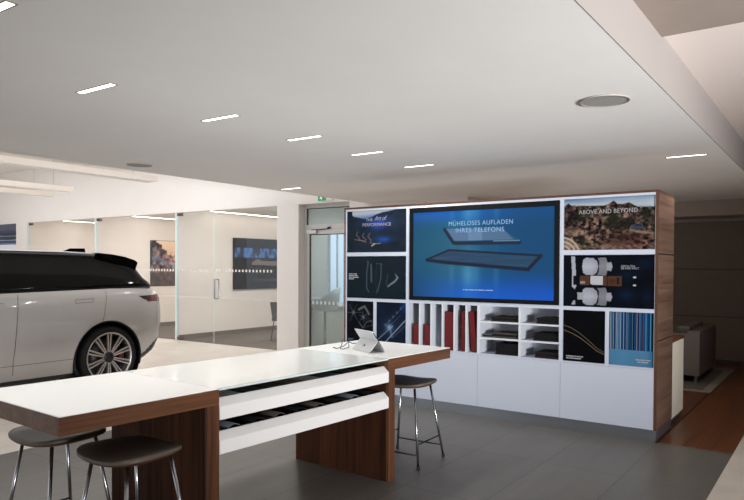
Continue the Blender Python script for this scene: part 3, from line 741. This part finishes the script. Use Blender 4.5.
text_mesh('lettering', 'GESTALTEN', .028, M['txtw'], t, (.645*w_, -.0015, .785*h_), .145*w_, align='LEFT')
text_mesh('lettering', 'SIE IHRE WELT', .028, M['txtw'], t, (.645*w_, -.0015, .745*h_), .19*w_, align='LEFT')
def p5(U, V):
    n = vnoise(U, V, 3, 3, 21, 3); C = np.stack([9+6*n, 10+6*n, 13+6*n], -1)
    a = [(0, .70), (.2, .65), (.4, .555), (.6, .43), (.8, .29), (1, .20)]; b = [(0, .605), (.2, .55), (.4, .47), (.6, .36), (.8, .235), (1, .165)]
    for pts, al in ((a, .75), (b, .85)): C = blend(C, (150, 132, 108), linemask(U, V, pts, .0085, .8)*al)
    return C
t = poster(-2.313, -1.893, .703, 1.220, p5, 130, 'black poster with two thin gold curves, below the car seats poster')
bars(t, [(.07, .085, .022, (.2, .04, .07, .07)), (.07, .045, .022, (.07, .28))], .42, .517, M['txtw'])
def p6(U, V):
    C = np.zeros(U.shape+(3,))+np.array((84, 142, 186)); C = blend(C, (112, 168, 202), .5*vnoise(U, V, 3, 3, 22, 3)); C = blend(C, (34, 92, 134), sstep(.8, 1, U)*.4)
    rs = np.random.RandomState(4); cols = [(18, 26, 44), (60, 150, 205), (30, 84, 140), (96, 84, 120), (150, 205, 232), (104, 136, 156), (60, 80, 150), (176, 186, 196), (20, 40, 70), (80, 170, 200)]
    k = np.clip((U*60).astype(int), 0, 59); cc = np.array([cols[rs.randint(len(cols))] if j % 2 else cols[(0, 2, 8, 6)[rs.randint(4)]] for j in range(60)])
    m = (V > .295)[..., None]; return np.where(m, cc[k].astype(float)*.95+6*np.sin(U*300)[..., None], C)
t = poster(-1.854, -1.439, .703, 1.223, p6, 220, 'blue poster with narrow vertical stripes, bottom right of the display wall')
bars(t, [(.60, .115, .02, (.22, .10)), (.64, .075, .02, (.07, .16))], .415, .52, M['txtw'])

# ---- red binders in the upright slots
def binder(x0, x1, z1, lean, label, top_x=None):
    t = thing('binder', ((x0+x1)/2, 6.69, .7025), label, 'binder', 'dark red binders in the upright slots')
    hw = (x1-x0)/2; hh = z1-.7025
    b = MB().box(-hw, hw, 0, .28, 0, hh).bevel(.004); o = b.build('cover', M['red'], t)
    MB().box(-hw*.6, hw*.6, .01, .275, hh-.0005, hh+.001).build('page_block', M['sample1'], t)
    if hh > .3: MB().box(-hw*.35, -hw*.30, -.001, 0, .01, hh-.01).box(hw*.30, hw*.35, -.001, 0, .01, hh-.01).build('spine_crease', M['sample1'], t)
    t.rotation_euler = (0, lean, 0)
    return t
binder(-4.115, -4.036, .975, 0, 'short red binder in the leftmost upright slot')
binder(-3.966, -3.882, .978, 0, 'short red binder in the second upright slot from left')
binder(-3.692, -3.582, 1.142, 0, 'wide tall red binder in the fourth upright slot')
binder(-3.483, -3.428, 1.155, 0, 'narrow tall red binder in the fifth upright slot')
t = binder(-3.350, -3.292, 1.150, R(-5.5), 'leaning red binder in the last upright slot'); t.location.x = -3.324; t.location.z = .7085
# ---- sample books lying in the compartments
def sample(x0, x1, z0, h, m, label, d=.27):
    t = thing('sample_book', (x0, 6.70, z0), label, 'sample book', 'dark sample books in the compartments')
    MB().box(0, x1-x0, 0, d, 0, h*.30).bevel(.004).build('lower_cover', m, t)
    MB().box(.006, x1-x0-.006, .006, d-.01, h*.30, h*.72).build('leaves', M['sample2'], t)
    MB().box(0, x1-x0, 0, d, h*.72, h).bevel(.004).build('upper_cover', m, t)
zb, z2, z1 = .7025, .8815, 1.0615
sample(-3.128, -2.800, z1, .052, M['sample1'], 'flat brown sample book on the upper left shelf')
sample(-2.610, -2.356, z1, .062, M['sample2'], 'black sample book on the upper right shelf')
sample(-3.118, -2.800, z2, .058, M['sample3'], 'taupe sample book on the middle left shelf')
sample(-3.225, -3.122, z2, .032, M['sample4'], 'small grey blue sample booklet on the middle left shelf')
sample(-2.648, -2.356, z2, .042, M['sample2'], 'lower black sample book of the pair on the middle right shelf')
sample(-2.635, -2.356, z2+.043, .040, M['sample2'], 'upper black sample book of the pair on the middle right shelf')
sample(-3.076, -2.800, zb, .060, M['sample2'], 'lower black sample book stacked on the bottom left shelf')
sample(-3.072, -2.800, zb+.061, .062, M['sample2'], 'upper black sample book stacked on the bottom left shelf')
sample(-2.625, -2.356, zb, .065, M['sample1'], 'brown sample book on the bottom right shelf')

# ================================================================== TABLE
TH = R(-2.7534); TZ = .9504; L1, L2, L3, TW, LW, TT = .9288, 2.6374, 3.4562, .9846, .083, .092
TO = (-2.9376, 1.6617, 0)
# local frame of the table: +y along the length, -x away from the viewer
def tloc(u, v, z=0):
    c_, s_ = math.cos(TH), math.sin(TH); return Vector((TO[0]-s_*u-c_*v, TO[1]+c_*u-s_*v, z))
def end_block(u0, u1, leg_u0, label):
    t = thing('counter_table', TO, label, 'table', 'walnut end tables', TH)
    MB().box(-TW, 0, u0, u1, TZ-TT, TZ-.004).bevel(.002, 1).build('table_top', M['walY'], t)
    MB().box(-TW+.002, -.002, u0+.002, u1-.002, TZ-.004, TZ).build('top_surface', M['tabletop'], t)
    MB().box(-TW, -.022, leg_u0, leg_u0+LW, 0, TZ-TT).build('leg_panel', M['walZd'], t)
    MB().box(-.022, 0, leg_u0, leg_u0+LW, 0, TZ-TT).bevel(.0015, 1).build('leg_edge', M['walZ'], t)
    return t
end_block(0, L1, L1-LW, 'walnut counter table with white top at left, two stools under it')
end_block(L2-LW, L3, L2-LW, 'walnut counter table with white top carrying the silver tablet')
# glass topped drawer unit between
g0, g1 = L1+.002, L2-LW-.002
t = thing('drawer_table', TO, 'glass topped white drawer unit between the two walnut tables', 'table', None, TH)
MB().box(-TW+.002, -.02, g0, g1, TZ-.012, TZ-.0005).build('glass_top', M['glasstop'], t)
MB().box(-.02, -.001, g0, g1, TZ-.012, TZ-.0005).build('glass_edge', M['glassedge'], t)
MB().box(-TW+.02, -TW+.04, g0, g1, .56, TZ-.013).build('rear_panel', M['walY'], t)
MB().box(-.5, -.47, g0, g1, .77, TZ-.013).build('inner_panel', M['black'], t)
def drawer(zb_, zt_, zs):
    # cross section across v, with a sloping front top edge
    ln = g1-g0
    pr = [(.004, g0, zb_), (.004, g0, zs), (-.045, g0, zt_), (-.055, g0, zt_), (-.055, g0, zb_+.02), (-.055, g0, zb_)]
    d = MB().prism(pr, (0, ln, 0)).build('drawer', M['drawer'], t)
    b = MB().box(-TW+.05, -.056, g0, g1, zb_, zb_+.02)
    b.build('tray_bottom', M['black'], d)
    MB().box(-.46, -.056, g0, g1, zb_+.02, zt_-.022).build('tray_insert', M['black'], d)
    e = MB()
    for a in (g0, g1-.012): e.box(-.46, -.056, a, a+.012, zt_-.022, zt_-.002)
    e.build('tray_end', M['black'], d)
    return d
drawer(.770, .888, .846)
drawer(.572, .692, .650)
# samples lying in the trays (things)
def chip(u, v, du, dv, z, h, m, label, tilt=0, wave=0):
    b = MB()
    if wave:
        n = 14; top = []; bot = []
        for i in range(n+1):
            a = i/n; zz = wave*math.sin(a*math.pi)**2
            top.append((0, a*du-du/2, zz+h)); bot.append((0, a*du-du/2, zz))
        b.prism(top+bot[::-1], (-dv, 0, 0), smooth=True)
    else:
        b.box(-dv, 0, -du/2, du/2, 0, h).bevel(.002, 1)
    o = b.build('material_sample', m); o.location = tloc(u, v, z); o.rotation_euler = (0, tilt, TH)
    return o
chips = [(1.08, .065, .20, 'chipw'), (1.30, .10, .16, 'chipd'), (1.47, .08, .13, 'chipd'), (1.64, .075, .15, 'chipb'), (1.83, .075, .15, 'chipw'), (2.03, .09, .16, 'sample4'), (2.24, .075, .17, 'chipd'), (2.43, .08, .14, 'sample3')]
cl = ['white sample card at the left end of the upper drawer', 'charcoal sample card beside the white one at the left of the upper drawer', 'narrow charcoal sample card left of the brown card in the upper drawer', 'brown sample card in the upper drawer',
      'white sample card near the middle of the upper drawer', 'grey blue sample card right of the middle white card in the upper drawer', 'charcoal sample card toward the right end of the upper drawer', 'taupe sample card at the right end of the upper drawer']
for (u, v, du, mm), l in zip(chips, cl):
    tag(chip(u, v, du, .22, .8665, .012, M[mm], None), l, 'material sample', 'sample cards in the upper drawer')
rolls = [(1.10, 'sample4'), (1.29, 'sample2'), (1.48, 'sample3'), (1.67, 'sample2'), (1.86, 'sample3'), (2.05, 'sample2'), (2.24, 'sample4'), (2.43, 'sample2')]
rl = ['grey blue leather swatch at the left end of the lower drawer', 'black leather swatch second from left in the lower drawer', 'taupe leather swatch third from left in the lower drawer', 'black leather swatch between the two taupe ones in the lower drawer',
      'taupe leather swatch right of the middle of the lower drawer', 'black leather swatch right of the right taupe one in the lower drawer', 'grey blue leather swatch toward the right end of the lower drawer', 'black leather swatch at the right end of the lower drawer']
for (u, mm), l in zip(rolls, rl):
    tag(chip(u, .07, .185, .30, .6705, .006, M[mm], None, wave=.034), l, 'leather swatch', 'leather swatches in the lower drawer')

# ---- tablet with kickstand
t = thing('tablet', (-3.105, 4.372, TZ), 'silver tablet propped on its kickstand, back to the viewer', 'tablet', None, math.atan2(.43, -.90))
# local: +x along its width (to the viewer's left), -y ... away
def tpt(x, s, z): return (x, -s, z)
Wt = .30
def slab(a, b, th, m, name, parent):   # a,b: (s,z) profile ends; slab spans width
    d = Vector((0, -(b[0]-a[0]), b[1]-a[1])).normalized(); nrm = Vector((0, d.z, -d.y))*th
    pts = [Vector(tpt(0, *a)), Vector(tpt(0, *b)), Vector(tpt(0, *b))+nrm, Vector(tpt(0, *a))+nrm]
    return MB().prism(pts, (Wt, 0, 0)).bevel(.0015, 1).build(name, m, parent)
body = slab((.135, .001), (.018, .172), -.008, M['silver'], 'body', t)
slab((.128, .012), (.028, .160), -.0095, M['tvglass'], 'screen', body)
ks = slab((.0, .001), (.075, .090), .004, M['silver'], 'kickstand', t)
lg = MB().prism([tpt(.150, .030, .0375), tpt(.138, .034, .044), tpt(.146, .040, .051), tpt(.166, .044, .056), tpt(.158, .038, .046), tpt(.168, .030, .036)], (0, .0055, .0065)).build('emblem', M['logo'], ks)
# security cable of the tablet
p_ = Vector((-3.36, 4.53, TZ))
c = MB().tube([p_+Vector(q) for q in [(.02, .02, .05), (-.04, .0, .045), (-.09, -.02, .07), (-.12, -.03, .075), (-.11, -.06, .03), (-.10, -.09, .006), (-.06, -.10, .006), (-.03, -.06, .02), (-.06, -.03, .06), (-.10, -.05, .02), (-.13, -.10, .006), (-.20, -.06, .006)]], .0035, 6).build('security_cable', M['cable'])
tag(c, 'thin dark cable curling at the left edge of the tablet', 'cable')

# ================================================================== STOOLS
def make_stool(loc, label, rz):
    t = thing('bar_stool', loc, label, 'stool', 'bar stools at the tables', rz)
    # saddle seat: superellipse outline
    def ring(k, z, sag):
        pts = []
        for j in range(48):
            a = 2*math.pi*j/48; c_, s_ = math.cos(a), math.sin(a)
            x = .242*k*math.copysign(abs(c_)**(2/3.2), c_); y = .228*k*math.copysign(abs(s_)**(2/3.2), s_)
            x *= 1-.10*(y/.222)
            pts.append((x, y, z+sag*((x/.235)**2-.35)*.026+.006*(y/.222)**2))
        return pts
    MB().loft([ring(.86, .642, .7), ring(.95, .646, 1), ring(.995, .655, 1)], cap1=False).build('seat_shell', M['ply'], t)
    MB().loft([ring(.995, .655, 1), ring(1.0, .666, 1), ring(.98, .674, 1), ring(.75, .676, 1), ring(.5, .676, 1), ring(.25, .676, 1), ring(.04, .676, 1)], cap0=False).build('seat', M['leather'], t)
    ft = {}
    for sx in (-1, 1):
        for sy in (-1, 1):
            a = Vector((sx*.145, sy*.135, .638)); b = Vector((sx*.232, sy*.222, .012)); ft[(sx, sy)] = (a, b)
            lg = MB().tube([a, b], .0105, 12).build('leg', M['chrome'], t)
            MB().lathe([(.013, 0), (.015, .004), (.014, .024)], (b.x, b.y, 0), seg=16).build('foot', M['rubber'], lg)
    def at(k, z):
        a, b = ft[k]; return a+(b-a)*((a.z-z)/(a.z-b.z))
    for k1, k2, z in (((-1, -1), (-1, 1), .19), ((1, -1), (1, 1), .19), ((-1, 1), (1, 1), .105), ((-1, -1), (1, -1), .105)):
        MB().tube([at(k1, z), at(k2, z)], .0065, 8).build('footrest_bar', M['darkmetal'], t)
    return t
st = make_stool((-3.035, 4.84, 0), 'dark bar stool standing alone under the right table', R(2))
s2 = copy_tree(st); s2.location = (-3.07, 2.14, 0); s2['label'] = 'dark bar stool in front of the left table leg panel'
s3 = copy_tree(st); s3.location = (-3.73, 2.115, 0); s3['label'] = 'dark bar stool at the far left, mostly under the table corner'

# ================================================================== CAR
CX, CYR = -9.025, 0.0
CL = (CX, 3.42, 0)
car = thing('car', CL, 'pearl white large car with black windows parked in the hall at left', 'car')
def sup(w_, yf, yr, z, n=8, N=120, fn=None):
    yc, hl = (yf+yr)/2, (yr-yf)/2; pts = []
    for j in range(N):
        a = 2*math.pi*(j+.5)/N; c_, s_ = math.cos(a), math.sin(a)
        # spread the samples so that the long sides get points too
        x = w_*math.copysign(abs(c_)**(2/n), c_); y = hl*math.copysign(abs(s_)**(2/n), s_)
        pts.append((x, y+yc-3.42, z if fn is None else fn(y+yc, z)))
    return pts
BODY = [(.27, .985, 1.05, 5.78), (.34, 1.02, .92, 5.96), (.45, 1.05, .84, 6.11), (.62, 1.068, .79, 6.20), (.85, 1.075, .76, 6.235), (1.02, 1.075, .78, 6.235), (1.14, 1.068, .84, 6.215), (1.22, 1.054, .92, 6.18), (1.275, 1.034, 1.0, 6.13), (1.31, .998, 1.1, 6.06)]
def belt(y, z): return z+ (.019*(y-3.6)*max(0, min(1, (z-1.0)/.25)))
bm_ = MB().loft([sup(w_, a, b, z, fn=belt) for z, w_, a, b in BODY]); body = bm_.build('body', M['carpaint'], car)
WY = (5.23, 2.0)
cut = MB()
for y in WY: cut.lathe([(.495, -1.5), (.495, 1.5)], (0, y-3.445, .425), axis='X', seg=64, smooth=False)
co = cut.build('cutter', M['blackplastic'], car)
md = body.modifiers.new('arches', 'BOOLEAN'); md.object = co; md.operation = 'DIFFERENCE'; md.solver = 'EXACT'
bpy.context.view_layer.update()
dg = bpy.context.evaluated_depsgraph_get(); me = bpy.data.meshes.new_from_object(body.evaluated_get(dg))
body.modifiers.clear(); body.data = me; bpy.data.objects.remove(co)
me.materials.clear(); me.materials.append(M['carpaint'])
for p in me.polygons:
    p.material_index = 0; p.use_smooth = True
me.set_sharp_from_angle(angle=R(38)) if hasattr(me, 'set_sharp_from_angle') else None
def sidew(z):
    zs = [b[0] for b in BODY]; ws = [b[1] for b in BODY]; return float(np.interp(z, zs, ws))
# wheel housings
for y in WY:
    for sx in (-1, 1):
        m_ = MB()
        m_.lathe([(.494, sx*1.045), (.494, sx*.55), (.0, sx*.55)], (0, y-3.445, .425), axis='X', seg=48, caps=False)
        N = 40   # arch lip
        a0 = [(sx*1.062, y-3.445+.498*math.cos(t), .425+.498*math.sin(t)) for t in np.linspace(R(-16), R(196), N)]
        a1 = [(sx*1.062, y-3.445+.476*math.cos(t), .425+.476*math.sin(t)) for t in np.linspace(R(-16), R(196), N)]
        for i in range(N-1): m_.quad([a0[i], a0[i+1], a1[i+1], a1[i]])
        m_.build('wheel_housing', M['blackplastic'], car)
# greenhouse and roof
def roofz(y, z): return z-(.030*max(0, (y-4.1)/1.3)**2 if z > 1.6 else 0)+(.019*(y-3.6) if z < 1.45 else 0)
GH = [(1.305, .994, 1.85, 6.06), (1.37, .978, 2.02, 6.02), (1.48, .940, 2.28, 5.945), (1.60, .89, 2.55, 5.86), (1.70, .845, 2.78, 5.80), (1.785, .80, 2.98, 5.60), (1.829, .77, 3.02, 5.50)]
MB().loft([sup(w_, a, b, z, n=11, fn=roofz) for z, w_, a, b in GH]).build('window_band', M['carblack'], car)
RF = [(1.828, .772, 3.02, 5.36), (1.836, .765, 3.04, 5.34), (1.843, .72, 3.1, 5.28), (1.849, .6, 3.2, 5.2), (1.852, .3, 3.5, 4.9)]
MB().loft([sup(w_, a, b, z, n=8, fn=roofz) for z, w_, a, b in RF]).build('roof', M['carpaint'], car)
# rear spoiler
pr = [(y-3.42, z) for y, z in ((5.20, 1.822), (5.40, 1.806), (5.60, 1.775), (5.76, 1.728), (5.80, 1.70), (5.80, 1.68), (5.775, 1.62), (5.77, 1.585), (5.70, 1.60), (5.50, 1.68), (5.26, 1.76))]
MB().prism([(-.845, y, z) for y, z in pr], (1.69, 0, 0)).bevel(.02, 2).build('spoiler', M['carblack'], car)
MB().prism([(-.02, 5.12-3.42, 1.80), (-.02, 5.20-3.42, 1.865), (-.02, 5.27-3.42, 1.895), (-.02, 5.50-3.42, 1.90), (-.02, 5.52-3.42, 1.75)], (.04, 0, 0)).bevel(.012, 2).build('roof_antenna', M['carblack'], car)
# shut lines and handles on both sides (thin inlays on the skin)
def ribbon(pts, wd, sx, off=.0012):
    m_ = MB(); P_ = []
    for y, z in pts: P_.append((y, z))
    for (y0, z0), (y1, z1) in zip(P_[:-1], P_[1:]):
        d = Vector((y1-y0, z1-z0)).normalized(); nx, nz = -d.y*wd/2, d.x*wd/2
        q = [(y0+nx, z0+nz), (y1+nx, z1+nz), (y1-nx, z1-nz), (y0-nx, z0-nz)]
        m_.quad([(sx*(sidew(z)+off), y-3.42, belt(y, z)) for y, z in q])
    return m_
def fine(pts, n=10):
    out = []
    for (a, b), (c_, d) in zip(pts[:-1], pts[1:]):
        for k in range(n): out.append((a+(c_-a)*k/n, b+(d-b)*k/n))
    return out+[pts[-1]]
for sx in (1, -1):
    ribbon(fine([(5.18, 1.29), (5.17, 1.2), (5.13, 1.0), (5.11, .91)]), .007, sx).build('shut_line', M['seam'], car)
    ribbon(fine([(4.02, 1.29), (4.01, 1.2), (3.97, .7), (3.95, .5), (3.96, .34)]), .008, sx).build('shut_line', M['seam'], car)
    ribbon(fine([(2.52, 1.29), (2.5, 1.0), (2.46, .7), (2.44, .34)]), .008, sx).build('shut_line', M['seam'], car)
    ribbon(fine([(2.44, .45), (4.72, .46)]), .006, sx).build('sill_line', M['seam'], car)
    for y0, y1 in ((4.73, 4.98), (3.58, 3.84)):
        z = 1.175
        m_ = MB(); m_.prism([(sx*(sidew(z+.02)-.002), y0-3.42, z+.02), (sx*(sidew(z+.02)-.002), y1-3.42, z+.025), (sx*(sidew(z-.02)-.002), y1-3.42, z-.015), (sx*(sidew(z-.02)-.002), y0-3.42, z-.02)], (sx*.006, 0, 0))
        hd = m_.build('door_handle', M['carpaint'], car)
        ribbon([(y0, z+.02), (y1, z+.025), (y1, z-.015), (y0, z-.02), (y0, z+.02)], .005, sx, .004).build('handle_gap', M['seam'], hd)
# lamps and bumper trim wrap round the corners: patches of the body skin
def skin_patch(cond, off, name, m, n=8):
    rings = []; zs = np.linspace(cond[0], cond[1], 9)
    zz = [b[0] for b in BODY]; N = 400
    m_ = MB(); grid = []
    for z in zs:
        w_ = np.interp(z, zz, [b[1] for b in BODY])+off; a_ = np.interp(z, zz, [b[2] for b in BODY])-off; b_ = np.interp(z, zz, [b[3] for b in BODY])+off
        grid.append([Vector((x, y, belt(y+3.42, z))) for x, y, _ in sup(w_, a_, b_, z, N=N)])
    for i in range(len(zs)-1):
        for j in range(N):
            q = [grid[i][j], grid[i][(j+1) % N], grid[i+1][(j+1) % N], grid[i+1][j]]
            cx = sum(v.x for v in q)/4; cy = sum(v.y for v in q)/4+3.42; cz = sum(v.z for v in q)/4
            if cond[2](cx, cy, cz): m_.quad(q)
    bmesh.ops.remove_doubles(m_.bm, verts=m_.bm.verts, dist=1e-5)
    for f in m_.bm.faces: f.smooth = True
    return m_.build(name, m, car)
tl = skin_patch((1.125, 1.200, lambda x, y, z: y > 5.70+(1.225-z)*1.9), .004, 'tail_lamp', M['taildark'])
for sg in (1, -1):
    tl2 = skin_patch((1.137, 1.19, lambda x, y, z: y > 5.90 and x*sg > .3), .006, 'tail_lamp_lens', M['tail']); tl2.parent = tl
skin_patch((.275, .60, lambda x, y, z: y > 5.56+(z-.275)*1.5), .005, 'bumper_trim', M['blackplastic'])
skin_patch((.45, .95, lambda x, y, z: y < .9 and abs(x) < .72), .004, 'grille', M['blackplastic'])
for sg in (1, -1): skin_patch((.95, 1.10, lambda x, y, z: y < 1.02 and x*sg > .55), .005, 'headlamp', M['carblack'])
MB().box(-.95, .95, 1.2-3.42, 5.6-3.42, .22, .30).build('underbody', M['blackplastic'], car)
# wheels
def wheel(y, sx):
    o = Vector((0, y-3.42, .425)); xf = sx*1.052; s = sx
    R_, r_ = .423, .332
    tyre = MB().lathe([(r_, xf-s*.015), (r_+.012, xf-s*.002), (r_+.04, xf), (R_-.03, xf-s*.010), (R_-.004, xf-s*.035), (R_, xf-s*.07), (R_, xf-s*.22), (R_-.004, xf-s*.26), (r_+.03, xf-s*.285), (r_, xf-s*.27), (r_-.01, xf-s*.14)], o, axis='X', seg=64, caps=False).build('wheel', M['tyre'], car)
    rim = MB().lathe([(r_+.004, xf-s*.004), (r_-.006, xf-s*.002), (r_-.018, xf-s*.012), (r_-.022, xf-s*.04), (r_-.03, xf-s*.20), (r_-.02, xf-s*.20), (r_-.004, xf-s*.03), (r_+.004, xf-s*.004)], o, axis='X', seg=64, caps=False)
    for k in range(10):
        base = R(90+36*k)
        for da in (-1, 1):
            t0, t1 = base+da*.16, base+da*.075
            p0 = Vector((xf-s*.028, .065*math.cos(t0), .065*math.sin(t0))); p1 = Vector((xf-s*.010, (r_-.012)*math.cos(t1), (r_-.012)*math.sin(t1)))
            tn = Vector((0, -math.sin(base), math.cos(base)))
            w0, w1 = .0085, .011
            rim.prism([o+p0+tn*w0, o+p1+tn*w1, o+p1-tn*w1, o+p0-tn*w0], (-s*.03, 0, 0))
    rim.build('rim', M['rim'], tyre)
    MB().lathe([(.075, xf-s*.05), (.072, xf-s*.024), (.05, xf-s*.018), (.0, xf-s*.016)], o, axis='X', seg=32).build('hub_cap', M['rimdark'], tyre)
    MB().lathe([(.25, xf-s*.12), (.25, xf-s*.10), (.10, xf-s*.095), (0, xf-s*.095)], o, axis='X', seg=48).build('brake_disc', M['disc'], tyre)
    ca = []
    for t_ in np.linspace(R(-14), R(20), 10): ca.append(o+Vector((xf-s*.09, .24*math.cos(t_), .24*math.sin(t_))))
    for t_ in np.linspace(R(20), R(-14), 10): ca.append(o+Vector((xf-s*.09, .17*math.cos(t_), .17*math.sin(t_))))
    MB().prism(ca, (s*.035, 0, 0)).build('brake_caliper', M['caliper'], tyre)
for y in WY:
    for sx in (1, -1): wheel(y, sx)

# ================================================================== LOUNGE
t = thing('sofa', (-1.63, 10.4, .012), 'grey upholstered sofa on the rug behind the display wall', 'sofa')
MB().box(-.16, 0, .0, 1.5, .10, .74).bevel(.035, 3).build('backrest', M['sofa'], t)
MB().box(-.80, -.16, .0, .15, .10, .70).bevel(.035, 3).build('armrest', M['sofa'], t)
MB().box(-.80, -.16, 1.35, 1.5, .10, .70).bevel(.035, 3).build('armrest', M['sofa'], t)
for a in (.16, .755): MB().box(-.82, -.17, a, a+.59, .28, .44).bevel(.03, 2).build('seat_cushion', M['sofa'], t)
for a in (.16, .755): MB().box(-.30, -.165, a, a+.59, .45, .79).bevel(.04, 2).build('back_cushion', M['sofa'], t)
MB().box(-.80, -.16, .15, 1.35, .10, .28).build('base', M['sofa'], t)
for x in (-.74, -.05):
    for y in (.06, 1.44): MB().box(x-.02, x+.02, y-.02, y+.02, 0, .11).build('leg', M['chrome'], t)
t = thing('rug', (-1.39, 9.75, 0), 'grey rug with pale border under the sofa', 'rug')
MB().box(-2.6, 0, 0, 2.4, .0005, .008).build('border', M['rugb'], t)
MB().box(-2.48, -.12, .12, 2.28, .008, .011).build('field', M['rug'], t)

# ================================================================== LIGHT
def area(name, loc, sx, sy, power, col, rot=(0, 0, 0)):
    l = bpy.data.lights.new(name, 'AREA'); l.shape = 'RECTANGLE'; l.size = sx; l.size_y = sy; l.energy = power; l.color = col
    o = bpy.data.objects.new(name, l); COL.objects.link(o); o.location = loc; o.rotation_euler = rot
    return o
WARM = (1, .90, .80)
def aim(loc, to):
    return (Vector(to)-Vector(loc)).to_track_quat('-Z', 'Y').to_euler()
area('hall_light', (-10.5, 4.5, 4.25), 5, 8, 200, (.97, .98, 1))
area('hall_light_far', (-16.5, 4.0, 4.25), 6, 8, 240, (.97, .98, 1))
p_ = (-11.5, -3.9, 1.9); area('hall_front_fill', p_, 8, 3.2, 80, (.95, .97, 1), aim(p_, (-2, 6, 1.8)))  # added fill at the open hall front; no window stands there
p_ = (6.6, -.8, .6); area('right_fill', p_, 2.6, 1.0, 205, (.97, .985, 1), aim(p_, (-2.9, 5.3, 3.4))).data.spread = R(50)  # added low fill out of view, lifts the ceiling and right-facing fronts
for x, e in ((-10.6, 70), (-13.7, 70), (-17, 70)): pass
for k, (x, y, l) in enumerate(SL):
    area('slot_light', (x, y, ZC-.012), .36, .05, 10, (1, .98, .95))
for x in (-9.7, -12.9, -16.2): area('room_fill', (x, 11.5, 2.93), .3, 2.6, 80, (1, .975, .95))  # extra fill added out of sight in each meeting room
area('lounge_bounce_fill', (-3.2, 8.9, .12), 3, 1.0, 14, (1, .84, .72), (R(180), 0, 0))  # added hidden uplight standing for bounce off the lounge floor
area('corridor_light', (-7.6, 11.2, 2.9), .5, 1.5, 34, (1, 1, 1))
W = bpy.data.worlds.new('World'); S.world = W; W.use_nodes = True
bg = W.node_tree.nodes['Background']; bg.inputs['Color'].default_value = (.88, .94, 1, 1); bg.inputs['Strength'].default_value = .8

# ================================================================== CAMERA
f, yaw, pitch, roll, cy = 664.37, R(35.2163), R(-1.0488), R(.2603), 279.06
fw = Vector((-math.sin(yaw)*math.cos(pitch), math.cos(yaw)*math.cos(pitch), math.sin(pitch)))
rt = Vector((math.cos(yaw), math.sin(yaw), 0)); up = rt.cross(fw)
rt, up = rt*math.cos(roll)+up*math.sin(roll), -rt*math.sin(roll)+up*math.cos(roll)
cd = bpy.data.cameras.new('Camera'); cam = bpy.data.objects.new('Camera', cd); COL.objects.link(cam)
mw = Matrix((rt, up, -fw)).transposed().to_4x4(); mw.translation = (0, 0, 1.65); cam.matrix_world = mw
cd.sensor_width = 36; cd.lens = f/744*36; cd.shift_y = (cy-250)/744; cd.clip_start = .05
S.camera = cam
S.view_settings.view_transform = 'Standard'; S.view_settings.look = 'None'; S.view_settings.exposure = 0
S.cycles.max_bounces = 10; S.cycles.diffuse_bounces = 6; S.cycles.transparent_max_bounces = 16
S.cycles.use_denoising = True
